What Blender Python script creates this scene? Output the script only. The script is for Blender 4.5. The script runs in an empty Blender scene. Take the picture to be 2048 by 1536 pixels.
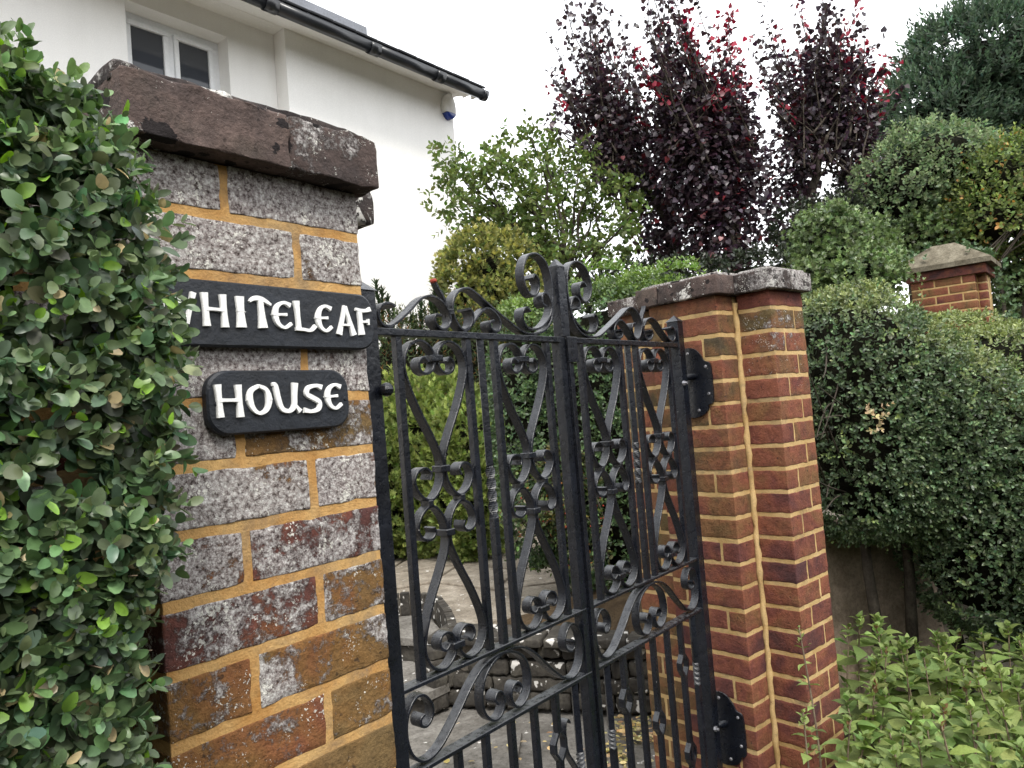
import bpy, math, random
import numpy as np
from mathutils import Vector, Matrix, noise

random.seed(7)
rng = np.random.default_rng(7)
sc = bpy.context.scene
COL = sc.collection

# ------------------------------------------------------------------ camera
FOC = 1476.25                      # focal length in pixels of the 2048 wide photo
_pit, _roll, _yaw = 0.0419, -0.0808, 0.8803
CAM = np.array([-0.679, -0.8236, 0.1057])
_f = np.array([math.sin(_yaw) * math.cos(_pit), math.cos(_yaw) * math.cos(_pit), math.sin(_pit)])
_r = np.array([math.cos(_yaw), -math.sin(_yaw), 0.0])
_u = np.cross(_r, _f)
CR = _r * math.cos(_roll) + _u * math.sin(_roll)
CU = -_r * math.sin(_roll) + _u * math.cos(_roll)
CF = _f
cam_data = bpy.data.cameras.new('camera')
cam = bpy.data.objects.new('camera', cam_data)
COL.objects.link(cam)
cam.matrix_world = Matrix(((CR[0], CU[0], -CF[0], CAM[0]), (CR[1], CU[1], -CF[1], CAM[1]),
                           (CR[2], CU[2], -CF[2], CAM[2]), (0, 0, 0, 1)))
cam_data.sensor_width = 36.0
cam_data.lens = FOC / 2048 * 36.0
cam_data.clip_start = 0.02
cam_data.clip_end = 1500
sc.camera = cam

# ------------------------------------------------------------------ sky, sun, exposure
SUN_EL, SUN_AZ = math.radians(52), math.radians(215)   # azimuth clockwise from +Y
world = bpy.data.worlds.new('World')
sc.world = world
world.use_nodes = True
nt = world.node_tree
nt.nodes.clear()
wo = nt.nodes.new('ShaderNodeOutputWorld')
bg = nt.nodes.new('ShaderNodeBackground')
sky = nt.nodes.new('ShaderNodeTexSky')
sky.sky_type = 'NISHITA'
sky.sun_disc = False
sky.sun_elevation = SUN_EL
sky.sun_rotation = SUN_AZ
sky.dust_density = 4.0
tc = nt.nodes.new('ShaderNodeTexCoord')
mp = nt.nodes.new('ShaderNodeMapping')
mp.inputs['Scale'].default_value = (1.2, 1.2, 3.0)
nz = nt.nodes.new('ShaderNodeTexNoise')
nz.inputs['Scale'].default_value = 1.6
nz.inputs['Detail'].default_value = 5
cr = nt.nodes.new('ShaderNodeValToRGB')
cr.color_ramp.elements[0].position = 0.30
cr.color_ramp.elements[0].color = (9.6, 9.9, 10.3, 1)
cr.color_ramp.elements[1].position = 0.62
cr.color_ramp.elements[1].color = (13.5, 13.6, 13.8, 1)
mx = nt.nodes.new('ShaderNodeMix')
mx.data_type = 'RGBA'
mx.inputs[0].default_value = 0.93
nt.links.new(tc.outputs['Generated'], mp.inputs['Vector'])
nt.links.new(mp.outputs['Vector'], nz.inputs['Vector'])
nt.links.new(nz.outputs['Fac'], cr.inputs['Fac'])
nt.links.new(sky.outputs['Color'], mx.inputs[6])
nt.links.new(cr.outputs['Color'], mx.inputs[7])
nt.links.new(mx.outputs[2], bg.inputs['Color'])
bg.inputs['Strength'].default_value = 0.10
nt.links.new(bg.outputs['Background'], wo.inputs['Surface'])

sl = bpy.data.lights.new('sun', 'SUN')
sl.energy = 1.5
sl.angle = math.radians(14)
sl.color = (1.0, 0.96, 0.9)
so = bpy.data.objects.new('sun', sl)
COL.objects.link(so)
_sd = Vector((math.sin(SUN_AZ) * math.cos(SUN_EL), math.cos(SUN_AZ) * math.cos(SUN_EL), math.sin(SUN_EL)))
so.rotation_euler = _sd.to_track_quat('Z', 'Y').to_euler()
so.location = (0, -3, 6)

sc.view_settings.view_transform = 'Standard'
sc.view_settings.look = 'None'
sc.view_settings.gamma = 1.0
sc.view_settings.use_curve_mapping = False
sc.view_settings.exposure = 1.05
sc.render.engine = 'CYCLES'
sc.cycles.max_bounces = 6
sc.cycles.transparent_max_bounces = 4
sc.cycles.use_denoising = True

# ------------------------------------------------------------------ helpers
def P(x, y, D):
    """the point D metres deep along the view that the photo shows at pixel x, y"""
    return CAM + D * (CF + CR * ((x - 1024) / FOC) - CU * ((y - 768) / FOC))

def obj(name, me, parent=None, mat=None, loc=None, kind=None, label=None):
    o = bpy.data.objects.new(name, me)
    COL.objects.link(o)
    if mat is not None and me is not None and len(me.materials) == 0:
        me.materials.append(mat)
    if parent is not None:
        o.parent = parent
        base = Vector(parent.get('_base', (0, 0, 0)))
        o.location = Vector(loc) - base if loc is not None else -base
        o['_base'] = tuple(loc) if loc is not None else (0.0, 0.0, 0.0)
    elif loc is not None:
        o.location = loc
        o['_base'] = tuple(loc)
    if kind: o['kind'] = kind
    if label: o['label'] = label
    return o

def thing(name, label, cat, loc, group=None):
    o = bpy.data.objects.new(name, None)
    COL.objects.link(o)
    o.location = tuple(float(v) for v in loc)
    o['_base'] = tuple(float(v) for v in loc)
    o['label'] = label
    o['category'] = cat
    if group: o['group'] = group
    o.empty_display_size = 0.1
    return o

def tag(o, label, cat, group=None):
    o['label'] = label
    o['category'] = cat
    if group: o['group'] = group
    return o

class MB:
    def __init__(s): s.v, s.f = [], []
    def add(s, v, f):
        n = len(s.v)
        s.v += [tuple(map(float, p)) for p in v]
        s.f += [tuple(i + n for i in q) for q in f]
    def box(s, x0, x1, y0, y1, z0, z1, bev=0.0):
        if bev <= 0:
            s.add([(x0, y0, z0), (x1, y0, z0), (x1, y1, z0), (x0, y1, z0), (x0, y0, z1), (x1, y0, z1), (x1, y1, z1), (x0, y1, z1)],
                  [(0, 3, 2, 1), (4, 5, 6, 7), (0, 1, 5, 4), (1, 2, 6, 5), (2, 3, 7, 6), (3, 0, 4, 7)])
            return
        import itertools
        b = bev
        lo, hi = (x0, y0, z0), (x1, y1, z1)
        vs, idx = [], {}
        for sx, sy, sz in itertools.product((0, 1), repeat=3):
            c = [hi[i] if t else lo[i] for i, t in enumerate((sx, sy, sz))]
            for ax in range(3):
                q = list(c)
                for k in range(3):
                    if k != ax: q[k] += (b if not (sx, sy, sz)[k] else -b)
                idx[(sx, sy, sz, ax)] = len(vs)
                vs.append(q)
        fs = []
        def I(a, ax): return idx[(a[0], a[1], a[2], ax)]
        for ax in range(3):
            o1, o2 = [k for k in range(3) if k != ax]
            for sg in (0, 1):
                q = []
                for t1, t2 in ((0, 0), (1, 0), (1, 1), (0, 1)):
                    a = [0, 0, 0]; a[ax] = sg; a[o1] = t1; a[o2] = t2
                    q.append(I(a, ax))
                fs.append(q)
        for ax in range(3):
            o1, o2 = [k for k in range(3) if k != ax]
            for t1, t2 in itertools.product((0, 1), repeat=2):
                a = [0, 0, 0]; a[o1] = t1; a[o2] = t2
                c = list(a); c[ax] = 1
                fs.append([I(a, o1), I(a, o2), I(c, o2), I(c, o1)])
        for a in itertools.product((0, 1), repeat=3):
            fs.append([I(a, 0), I(a, 1), I(a, 2)])
        s.add(vs, fs)
    def mesh(s, name, smooth=False, fix=True):
        me = bpy.data.meshes.new(name)
        me.from_pydata(s.v, [], s.f)
        if fix:
            import bmesh
            bm = bmesh.new(); bm.from_mesh(me)
            bmesh.ops.recalc_face_normals(bm, faces=bm.faces)
            bm.to_mesh(me); bm.free()
        if smooth:
            me.polygons.foreach_set('use_smooth', [True] * len(me.polygons))
        me.update()
        return me

def catmull(pts, n=5, w=None):
    pts = [np.array(p, float) for p in pts]
    out = []
    for i in range(len(pts) - 1):
        p0 = pts[max(i - 1, 0)]; p1 = pts[i]; p2 = pts[i + 1]; p3 = pts[min(i + 2, len(pts) - 1)]
        for k in range(n):
            t = k / n
            out.append(0.5 * ((2 * p1) + (-p0 + p2) * t + (2 * p0 - 5 * p1 + 4 * p2 - p3) * t * t + (-p0 + 3 * p1 - 3 * p2 + p3) * t ** 3))
    out.append(pts[-1])
    return out

def fib_noise(p, s=1.0, o=0.0):
    return noise.noise(Vector((p[0] * s + o, p[1] * s + o * 1.7, p[2] * s - o)))

def rough_box(dx, dy, dz, seed, amp=0.0015, cell=0.018, rnd=0.004, fs=40.0, mx_=14):
    """a box centred on the origin with cells of about cell metres, worn corners and uneven faces"""
    n = [max(1, min(mx_, int(round(d / cell)))) + 2 for d in (dx, dy, dz)]
    h = (dx / 2, dy / 2, dz / 2)
    idx, vs, fs_ = {}, [], []
    def V(i, j, k):
        key = (i, j, k)
        if key in idx: return idx[key]
        q = []
        for a, c in enumerate((i, j, k)):
            e = min(rnd * 1.3, h[a] * .4)
            if c == 0: q.append(-h[a])
            elif c == n[a]: q.append(h[a])
            else: q.append(-h[a] + e + (2 * h[a] - 2 * e) * (c - 1) / (n[a] - 2))
        inner = [max(-(h[a] - rnd), min(h[a] - rnd, q[a])) for a in range(3)]
        d = [q[a] - inner[a] for a in range(3)]
        L = math.sqrt(sum(t * t for t in d))
        if L > 1e-9:
            q = [inner[a] + d[a] / L * min(L, rnd) for a in range(3)]
        w = Vector(q) * fs
        off = Vector((noise.noise(w + Vector((seed * 3.1, 0, 0))), noise.noise(w + Vector((0, seed * 5.3, 7))), noise.noise(w + Vector((3, 1, seed * 2.7)))))
        w2 = w * 3.1
        off += 0.5 * Vector((noise.noise(w2 + Vector((seed, 9, 0))), noise.noise(w2 + Vector((0, seed, 17))), noise.noise(w2 + Vector((31, 1, seed)))))
        bd = [c in (0, n[a]) for a, c in enumerate((i, j, k))]
        nb_ = sum(bd)
        q = [q[a] + off[a] * amp * (0.3 if (nb_ == 1 and bd[a]) else 1.0) for a in range(3)]
        idx[key] = len(vs); vs.append(tuple(q))
        return idx[key]
    for a in range(3):
        b, c = (a + 1) % 3, (a + 2) % 3
        for sg in (0, n[a]):
            for i in range(n[b]):
                for j in range(n[c]):
                    q = []
                    for di, dj in ((0, 0), (1, 0), (1, 1), (0, 1)):
                        k = [0, 0, 0]; k[a] = sg; k[b] = i + di; k[c] = j + dj
                        q.append(V(*k))
                    if sg == 0: q.reverse()
                    fs_.append(q)
    me = bpy.data.meshes.new('rough')
    me.from_pydata(vs, [], fs_)
    me.polygons.foreach_set('use_smooth', [True] * len(me.polygons))
    me.update()
    return me

# ------------------------------------------------------------------ materials
def N(nt_, typ, **kw):
    n = nt_.nodes.new(typ)
    for k, v in kw.items():
        if k.startswith('i_'):
            key = k[2:].replace('_', ' ')
            n.inputs[key].default_value = v
        else: setattr(n, k, v)
    return n

def new_mat(name):
    m = bpy.data.materials.new(name)
    m.use_nodes = True
    t = m.node_tree
    t.nodes.clear()
    out = t.nodes.new('ShaderNodeOutputMaterial')
    b = t.nodes.new('ShaderNodeBsdfPrincipled')
    t.links.new(b.outputs[0], out.inputs['Surface'])
    return m, t, b, out

def coords(t, scale=1.0, rand=True):
    tc_ = t.nodes.new('ShaderNodeTexCoord')
    if not rand: return tc_.outputs['Object']
    oi = t.nodes.new('ShaderNodeObjectInfo')
    mu = N(t, 'ShaderNodeMath', operation='MULTIPLY'); mu.inputs[1].default_value = 37.0
    t.links.new(oi.outputs['Random'], mu.inputs[0])
    ad = N(t, 'ShaderNodeVectorMath', operation='ADD')
    t.links.new(tc_.outputs['Object'], ad.inputs[0]); t.links.new(mu.outputs[0], ad.inputs[1])
    return ad.outputs[0]

def tnoise(t, vec, scale, detail=4, rough=0.6, dist=0.0):
    n = N(t, 'ShaderNodeTexNoise')
    n.inputs['Scale'].default_value = scale; n.inputs['Detail'].default_value = detail
    n.inputs['Roughness'].default_value = rough; n.inputs['Distortion'].default_value = dist
    t.links.new(vec, n.inputs['Vector'])
    return n.outputs['Fac']

def ramp(t, fac, stops, interp='LINEAR'):
    r = t.nodes.new('ShaderNodeValToRGB')
    r.color_ramp.interpolation = interp
    e = r.color_ramp.elements
    while len(e) < len(stops): e.new(0.5)
    for k, (p_, c) in enumerate(stops):
        e[k].position = p_
        e[k].color = (c, c, c, 1) if isinstance(c, (int, float)) else (c[0], c[1], c[2], 1)
    t.links.new(fac, r.inputs['Fac'])
    return r.outputs['Color']

def mix(t, fac, a, b, mode='MIX'):
    m = N(t, 'ShaderNodeMix', data_type='RGBA', blend_type=mode)
    for sock, v in ((m.inputs[0], fac), (m.inputs[6], a), (m.inputs[7], b)):
        if hasattr(v, 'links') or hasattr(v, 'is_output'): t.links.new(v, sock)
        elif isinstance(v, (int, float)): sock.default_value = v if sock.type == 'VALUE' else (v, v, v, 1)
        else: sock.default_value = (v[0], v[1], v[2], 1)
    return m.outputs[2]

def math_(t, op, a, b=None, clamp=False):
    m = N(t, 'ShaderNodeMath', operation=op, use_clamp=clamp)
    for k, v in enumerate((a, b)):
        if v is None: continue
        if isinstance(v, (int, float)): m.inputs[k].default_value = v
        else: t.links.new(v, m.inputs[k])
    return m.outputs[0]

def bump(t, b, h, dist, strength=1.0, prev=None):
    n = N(t, 'ShaderNodeBump')
    n.inputs['Distance'].default_value = dist; n.inputs['Strength'].default_value = strength
    t.links.new(h, n.inputs['Height'])
    if prev is not None: t.links.new(prev, n.inputs['Normal'])
    t.links.new(n.outputs[0], b.inputs['Normal'])
    return n.outputs[0]

def brick_material(name, pal, lichen=True, spots=False):
    """pal: five colours from dark purple to ochre. object colour: r lichen cover, g tone, b soot"""
    m, t, b, out = new_mat(name)
    v = coords(t)
    oi = t.nodes.new('ShaderNodeObjectInfo')
    sep = t.nodes.new('ShaderNodeSeparateColor'); t.links.new(oi.outputs['Color'], sep.inputs[0])
    big = tnoise(t, v, 7, 3, 0.55, 0.8)
    tone = math_(t, 'ADD', math_(t, 'MULTIPLY', math_(t, 'SUBTRACT', big, 0.5), 1.5), sep.outputs['Green'])
    base = ramp(t, tone, [(i / (len(pal) - 1), c) for i, c in enumerate(pal)])
    grain = tnoise(t, v, 190, 5, 0.75)
    base = mix(t, 0.75, base, ramp(t, grain, [(0.28, 0.45), (0.5, 1.0), (0.72, 1.35)]), 'MULTIPLY')
    mott = tnoise(t, v, 38, 5, 0.7)
    base = mix(t, 0.6, base, ramp(t, mott, [(0.30, 0.5), (0.5, 1.0), (0.7, 1.25)]), 'MULTIPLY')
    pits = tnoise(t, v, 75, 2, 0.5)
    pitm = ramp(t, pits, [(0.27, 1.0), (0.33, 0.0)])
    base = mix(t, math_(t, 'MULTIPLY', pitm, 0.7), base, (0.02, 0.014, 0.012))
    soot = math_(t, 'MULTIPLY', ramp(t, tnoise(t, v, 16, 6, 0.7, 0.3), [(0.42, 0.0), (0.62, 1.0)]), sep.outputs['Blue'])
    base = mix(t, soot, base, (0.035, 0.03, 0.03))
    h = math_(t, 'ADD', math_(t, 'MULTIPLY', grain, 0.35), mott)
    if lichen:
        grey_n = math_(t, 'ADD', math_(t, 'MULTIPLY', tnoise(t, v, 13, 3, 0.6, 0.5), 0.75), math_(t, 'MULTIPLY', tnoise(t, v, 105, 5, 0.8), 0.5))
        thr = math_(t, 'SUBTRACT', 0.96, math_(t, 'MULTIPLY', sep.outputs['Red'], 0.62))
        g1 = math_(t, 'MULTIPLY', math_(t, 'SUBTRACT', grey_n, thr), 14.0, True)
        gcol = ramp(t, tnoise(t, v, 170, 4, 0.8), [(0.37, (0.03, 0.024, 0.025)), (0.43, (0.19, 0.165, 0.158)), (0.53, (0.37, 0.345, 0.33)), (0.66, (0.68, 0.67, 0.64))])
        base = mix(t, math_(t, 'MULTIPLY', g1, 0.92), base, gcol)
        vo = N(t, 'ShaderNodeTexVoronoi'); vo.inputs['Scale'].default_value = 190
        wob = N(t, 'ShaderNodeVectorMath', operation='ADD')
        t.links.new(v, wob.inputs[0])
        nn = N(t, 'ShaderNodeTexNoise'); nn.inputs['Scale'].default_value = 260; nn.inputs['Detail'].default_value = 4; t.links.new(v, nn.inputs['Vector'])
        scl = N(t, 'ShaderNodeVectorMath', operation='SCALE'); scl.inputs['Scale'].default_value = 0.013
        t.links.new(nn.outputs['Color'], scl.inputs[0]); t.links.new(scl.outputs[0], wob.inputs[1])
        t.links.new(wob.outputs[0], vo.inputs['Vector'])
        dots = math_(t, 'LESS_THAN', vo.outputs['Distance'], math_(t, 'MULTIPLY', ramp(t, tnoise(t, v, 22, 3, 0.7), [(0.46, 0.0), (0.72, 0.62)]), math_(t, 'MINIMUM', math_(t, 'MULTIPLY', sep.outputs['Red'], 1.8), 1.0)))
        base = mix(t, math_(t, 'MULTIPLY', dots, 0.85), base, (0.72, 0.70, 0.63))
        h = math_(t, 'ADD', h, math_(t, 'MULTIPLY', dots, 0.25))
        h = math_(t, 'ADD', h, math_(t, 'MULTIPLY', g1, 0.35))
    if spots:
        wl = tnoise(t, v, 9, 5, 0.75, 0.6)
        wm = math_(t, 'MULTIPLY', ramp(t, wl, [(0.585, 0.0), (0.605, 1.0)]), ramp(t, tnoise(t, v, 120, 4, 0.8), [(0.38, 0.0), (0.46, 1.0)]))
        base = mix(t, wm, base, (0.62, 0.60, 0.56))
        v2 = N(t, 'ShaderNodeTexVoronoi'); v2.inputs['Scale'].default_value = 26; v2.inputs['Randomness'].default_value = 1.0
        t.links.new(wob.outputs[0], v2.inputs['Vector'])
        ds = math_(t, 'LESS_THAN', v2.outputs['Distance'], math_(t, 'MULTIPLY', ramp(t, tnoise(t, v, 14, 2, 0.5), [(0.44, 0.0), (0.66, 0.42)]), 1.0))
        base = mix(t, ds, base, (0.018, 0.014, 0.014))
        h = math_(t, 'ADD', h, wm)
    t.links.new(base, b.inputs['Base Color'])
    b.inputs['Roughness'].default_value = 0.88
    b.inputs['Specular IOR Level'].default_value = 0.25
    bump(t, b, h, 0.006, 1.0)
    return m

M = {}
M['brick_old'] = brick_material('old_brick', [(0.080, 0.036, 0.034), (0.145, 0.052, 0.038), (0.205, 0.080, 0.034), (0.20, 0.105, 0.034), (0.17, 0.11, 0.045)])
M['brick_red'] = brick_material('red_brick', [(0.085, 0.036, 0.036), (0.155, 0.052, 0.040), (0.225, 0.080, 0.046), (0.20, 0.098, 0.044), (0.115, 0.082, 0.036)])
M['cap'] = brick_material('cap_brick', [(0.028, 0.022, 0.022), (0.055, 0.042, 0.038), (0.095, 0.068, 0.060), (0.125, 0.088, 0.076), (0.10, 0.076, 0.062)], True, True)

def mortar_material(name, c1, c2):
    m, t, b, out = new_mat(name)
    v = coords(t, rand=False)
    c = ramp(t, tnoise(t, v, 11, 5, 0.65), [(0.32, c1), (0.62, c2)])
    c = mix(t, 0.7, c, ramp(t, tnoise(t, v, 260, 5, 0.8), [(0.25, 0.55), (0.5, 1.0), (0.8, 1.2)]), 'MULTIPLY')
    c = mix(t, math_(t, 'MULTIPLY', ramp(t, tnoise(t, v, 60, 4, 0.7), [(0.62, 0.0), (0.70, 1.0)]), 0.6), c, (0.16, 0.07, 0.02))
    c = mix(t, math_(t, 'MULTIPLY', ramp(t, tnoise(t, v, 5, 6, 0.75, 0.5), [(0.52, 0.0), (0.66, 1.0)]), 0.55), c, (0.13, 0.105, 0.075))
    c = mix(t, math_(t, 'MULTIPLY', ramp(t, tnoise(t, v, 30, 5, 0.8), [(0.64, 0.0), (0.68, 1.0)]), 0.5), c, (0.36, 0.34, 0.30))
    t.links.new(c, b.inputs['Base Color'])
    b.inputs['Roughness'].default_value = 0.92
    bump(t, b, math_(t, 'ADD', tnoise(t, v, 45, 5, 0.7), math_(t, 'MULTIPLY', tnoise(t, v, 350, 3, 0.6), 0.3)), 0.004, 0.8)
    return m
M['mortar'] = mortar_material('sand_mortar', (0.39, 0.19, 0.048), (0.53, 0.33, 0.125))
M['mortar2'] = mortar_material('pale_sand_mortar', (0.41, 0.26, 0.095), (0.56, 0.39, 0.18))

def plain(name, c1, c2, rough=0.6, s1=8, s2=80, bmp=0.002, spec=0.4, metal=0.0, rand=True, lo=0.7):
    m, t, b, out = new_mat(name)
    v = coords(t, rand=rand)
    n1 = tnoise(t, v, s1, 5, 0.6)
    c = ramp(t, n1, [(0.33, c1), (0.66, c2)])
    n2 = tnoise(t, v, s2, 5, 0.75)
    c = mix(t, 1.0, c, ramp(t, n2, [(0.3, lo), (0.55, 1.0), (0.75, 1.15)]), 'MULTIPLY')
    t.links.new(c, b.inputs['Base Color'])
    b.inputs['Roughness'].default_value = rough
    b.inputs['Specular IOR Level'].default_value = spec
    b.inputs['Metallic'].default_value = metal
    bump(t, b, math_(t, 'ADD', n2, n1), bmp, 0.7)
    return m

# painted iron: brush relief, dust on what faces up, a few chips
m, t, b, out = new_mat('black_iron_paint')
v = coords(t, rand=False)
n1 = tnoise(t, v, 60, 5, 0.7)
geo = t.nodes.new('ShaderNodeNewGeometry')
sx = t.nodes.new('ShaderNodeSeparateXYZ'); t.links.new(geo.outputs['Normal'], sx.inputs[0])
upm = math_(t, 'MULTIPLY', ramp(t, sx.outputs['Z'], [(0.35, 0.0), (0.95, 1.0)]), ramp(t, n1, [(0.35, 0.0), (0.6, 0.6)]))
c = ramp(t, tnoise(t, v, 9, 4, 0.6), [(0.35, (0.004, 0.005, 0.008)), (0.65, (0.008, 0.010, 0.016))])
c = mix(t, upm, c, (0.10, 0.105, 0.11))
chips = ramp(t, tnoise(t, v, 130, 3, 0.6), [(0.735, 0.0), (0.755, 1.0)])
c = mix(t, math_(t, 'MULTIPLY', chips, 0.8), c, (0.35, 0.34, 0.31))
c = mix(t, math_(t, 'MULTIPLY', ramp(t, tnoise(t, v, 34, 6, 0.8), [(0.66, 0.0), (0.72, 1.0)]), 0.7), c, (0.055, 0.028, 0.016))
t.links.new(c, b.inputs['Base Color'])
t.links.new(ramp(t, n1, [(0.3, 0.20), (0.7, 0.40)]), b.inputs['Roughness'])
b.inputs['Specular IOR Level'].default_value = 0.55
bump(t, b, math_(t, 'ADD', n1, math_(t, 'MULTIPLY', tnoise(t, v, 22, 2, 0.5), 0.9)), 0.0022, 0.9)
M['iron'] = m

M['plate'] = plain('sign_plate_paint', (0.006, 0.008, 0.012), (0.014, 0.018, 0.026), 0.5, 20, 120, 0.002, 0.5, lo=0.5)
M['letter'] = plain('white_letter_paint', (0.80, 0.80, 0.78), (0.88, 0.88, 0.86), 0.55, 30, 200, 0.001, lo=0.93)
M['render'] = plain('white_render', (0.84, 0.83, 0.80), (0.88, 0.87, 0.845), 0.9, 1.5, 90, 0.003, 0.1, rand=False, lo=0.94)
_t = M['render'].node_tree
_b = [n for n in _t.nodes if n.type == 'BSDF_PRINCIPLED'][0]
_src = _b.inputs['Base Color'].links[0].from_socket
_tc = _t.nodes.new('ShaderNodeTexCoord'); _mp = _t.nodes.new('ShaderNodeMapping'); _mp.inputs['Scale'].default_value = (3.0, 3.0, 0.25)
_t.links.new(_tc.outputs['Object'], _mp.inputs['Vector'])
_st = ramp(_t, tnoise(_t, _mp.outputs[0], 2.2, 5, 0.65), [(0.35, 0.975), (0.6, 1.0)])
_t.links.new(mix(_t, 1.0, _src, _st, 'MULTIPLY'), _b.inputs['Base Color'])
M['soffit'] = plain('soffit_paint', (0.74, 0.73, 0.70), (0.80, 0.79, 0.76), 0.6, 2, 30, 0.0005, 0.2, rand=False, lo=0.96)
M['frame'] = plain('window_frame_paint', (0.78, 0.80, 0.82), (0.84, 0.85, 0.86), 0.35, 3, 40, 0.0003, 0.5, lo=0.96)
M['black'] = plain('black_gutter', (0.008, 0.009, 0.011), (0.016, 0.018, 0.022), 0.3, 6, 60, 0.0008, 0.6, lo=0.8)
M['slate'] = plain('slate_roof', (0.025, 0.026, 0.03), (0.05, 0.052, 0.058), 0.6, 4, 60, 0.002)
M['lead'] = plain('lead_flashing', (0.16, 0.17, 0.19), (0.22, 0.23, 0.26), 0.5, 4, 40, 0.001)
M['blue'] = plain('blue_plastic', (0.01, 0.03, 0.20), (0.012, 0.04, 0.25), 0.3, 5, 50, 0.0002)
M['bolt'] = plain('steel_bolt', (0.22, 0.22, 0.24), (0.4, 0.4, 0.42), 0.35, 40, 200, 0.0005, 0.6, 0.6)
M['red'] = plain('red_chipped_paint', (0.22, 0.02, 0.01), (0.34, 0.04, 0.015), 0.6, 40, 200, 0.0005)
M['bark'] = plain('bark', (0.045, 0.036, 0.028), (0.095, 0.08, 0.062), 0.9, 14, 70, 0.01, 0.2, lo=0.5)
M['twig'] = plain('pale_twig', (0.14, 0.10, 0.07), (0.24, 0.19, 0.13), 0.85, 30, 160, 0.001, 0.2)
M['core'] = plain('dark_core', (0.007, 0.008, 0.005), (0.02, 0.018, 0.012), 0.95, 30, 90, 0.02, 0.05, rand=False, lo=0.4)  # near-black for the solid masses added inside foliage to block light
M['soil'] = plain('soil', (0.05, 0.035, 0.022), (0.12, 0.085, 0.05), 0.95, 6, 90, 0.012, 0.1, rand=False, lo=0.45)
M['board'] = plain('weathered_board', (0.20, 0.155, 0.11), (0.32, 0.255, 0.19), 0.9, 12, 60, 0.003, 0.1, lo=0.6)
M['ground'] = plain('ground', (0.022, 0.020, 0.014), (0.05, 0.045, 0.034), 0.95, 3, 60, 0.01, 0.1, rand=False, lo=0.5)
M['capstone'] = plain('cap_stone', (0.10, 0.085, 0.06), (0.24, 0.215, 0.16), 0.9, 9, 60, 0.006, 0.1, lo=0.5)

def stone_material(name, dark, mid, light, lich=0.60):
    m, t, b, out = new_mat(name)
    v = coords(t)
    c = ramp(t, tnoise(t, v, 6, 5, 0.7, 0.4), [(0.28, dark), (0.5, mid), (0.72, light)])
    n2 = tnoise(t, v, 55, 6, 0.78)
    c = mix(t, 1.0, c, ramp(t, n2, [(0.28, 0.45), (0.52, 1.0), (0.75, 1.25)]), 'MULTIPLY')
    w = math_(t, 'ADD', math_(t, 'MULTIPLY', tnoise(t, v, 17, 2, 0.5), 0.85), math_(t, 'MULTIPLY', tnoise(t, v, 90, 3, 0.7), 0.15))
    c = mix(t, ramp(t, w, [(lich, 0.0), (lich + 0.025, 1.0)]), c, (0.66, 0.64, 0.60))
    t.links.new(c, b.inputs['Base Color'])
    b.inputs['Roughness'].default_value = 0.9
    b.inputs['Specular IOR Level'].default_value = 0.2
    bump(t, b, math_(t, 'ADD', n2, tnoise(t, v, 18, 4, 0.6)), 0.006, 0.9)
    return m
M['stone'] = stone_material('walling_stone', (0.022, 0.020, 0.018), (0.060, 0.054, 0.046), (0.12, 0.11, 0.09), 0.61)
M['slab'] = stone_material('paving_stone', (0.13, 0.11, 0.085), (0.25, 0.215, 0.17), (0.38, 0.34, 0.28), 0.66)
M['slab_low'] = stone_material('lower_paving_stone', (0.085, 0.078, 0.066), (0.17, 0.158, 0.14), (0.27, 0.255, 0.23), 0.68)

def glass_material():
    m, t, b, out = new_mat('window_glass')
    b.inputs['Base Color'].default_value = (0.05, 0.055, 0.065, 1)
    b.inputs['Roughness'].default_value = 0.04
    b.inputs['Specular IOR Level'].default_value = 0.5
    return m
M['glass'] = glass_material()

def leaf_material(name, rough=0.42, spec=0.45, trans=0.25, single=False, coat=0.0):
    m, t, b, out = new_mat(name)
    if single:
        oi = t.nodes.new('ShaderNodeObjectInfo'); c = oi.outputs['Color']
    else:
        at = N(t, 'ShaderNodeAttribute', attribute_name='Col'); c = at.outputs['Color']
    v = coords(t, rand=single)
    c2 = mix(t, 0.5, c, ramp(t, tnoise(t, v, 160, 3, 0.6), [(0.3, 0.6), (0.55, 1.05), (0.75, 1.3)]), 'MULTIPLY')
    t.links.new(c2, b.inputs['Base Color'])
    b.inputs['Roughness'].default_value = rough
    b.inputs['Specular IOR Level'].default_value = spec
    tr = t.nodes.new('ShaderNodeBsdfTranslucent')
    hs = N(t, 'ShaderNodeHueSaturation'); hs.inputs['Value'].default_value = 1.6; hs.inputs['Saturation'].default_value = 1.15
    t.links.new(c2, hs.inputs['Color']); t.links.new(hs.outputs[0], tr.inputs['Color'])
    ms = t.nodes.new('ShaderNodeMixShader'); ms.inputs[0].default_value = trans
    t.links.new(b.outputs[0], ms.inputs[1]); t.links.new(tr.outputs[0], ms.inputs[2])
    t.links.new(ms.outputs[0], out.inputs['Surface'])
    return m
M['leaf'] = leaf_material('leaf_glossy', 0.38, 0.5, 0.2)
M['leaf_matt'] = leaf_material('leaf_matt', 0.6, 0.3, 0.3)
M['leaf_single'] = leaf_material('leaf_single', 0.38, 0.5, 0.2, True)

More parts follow.
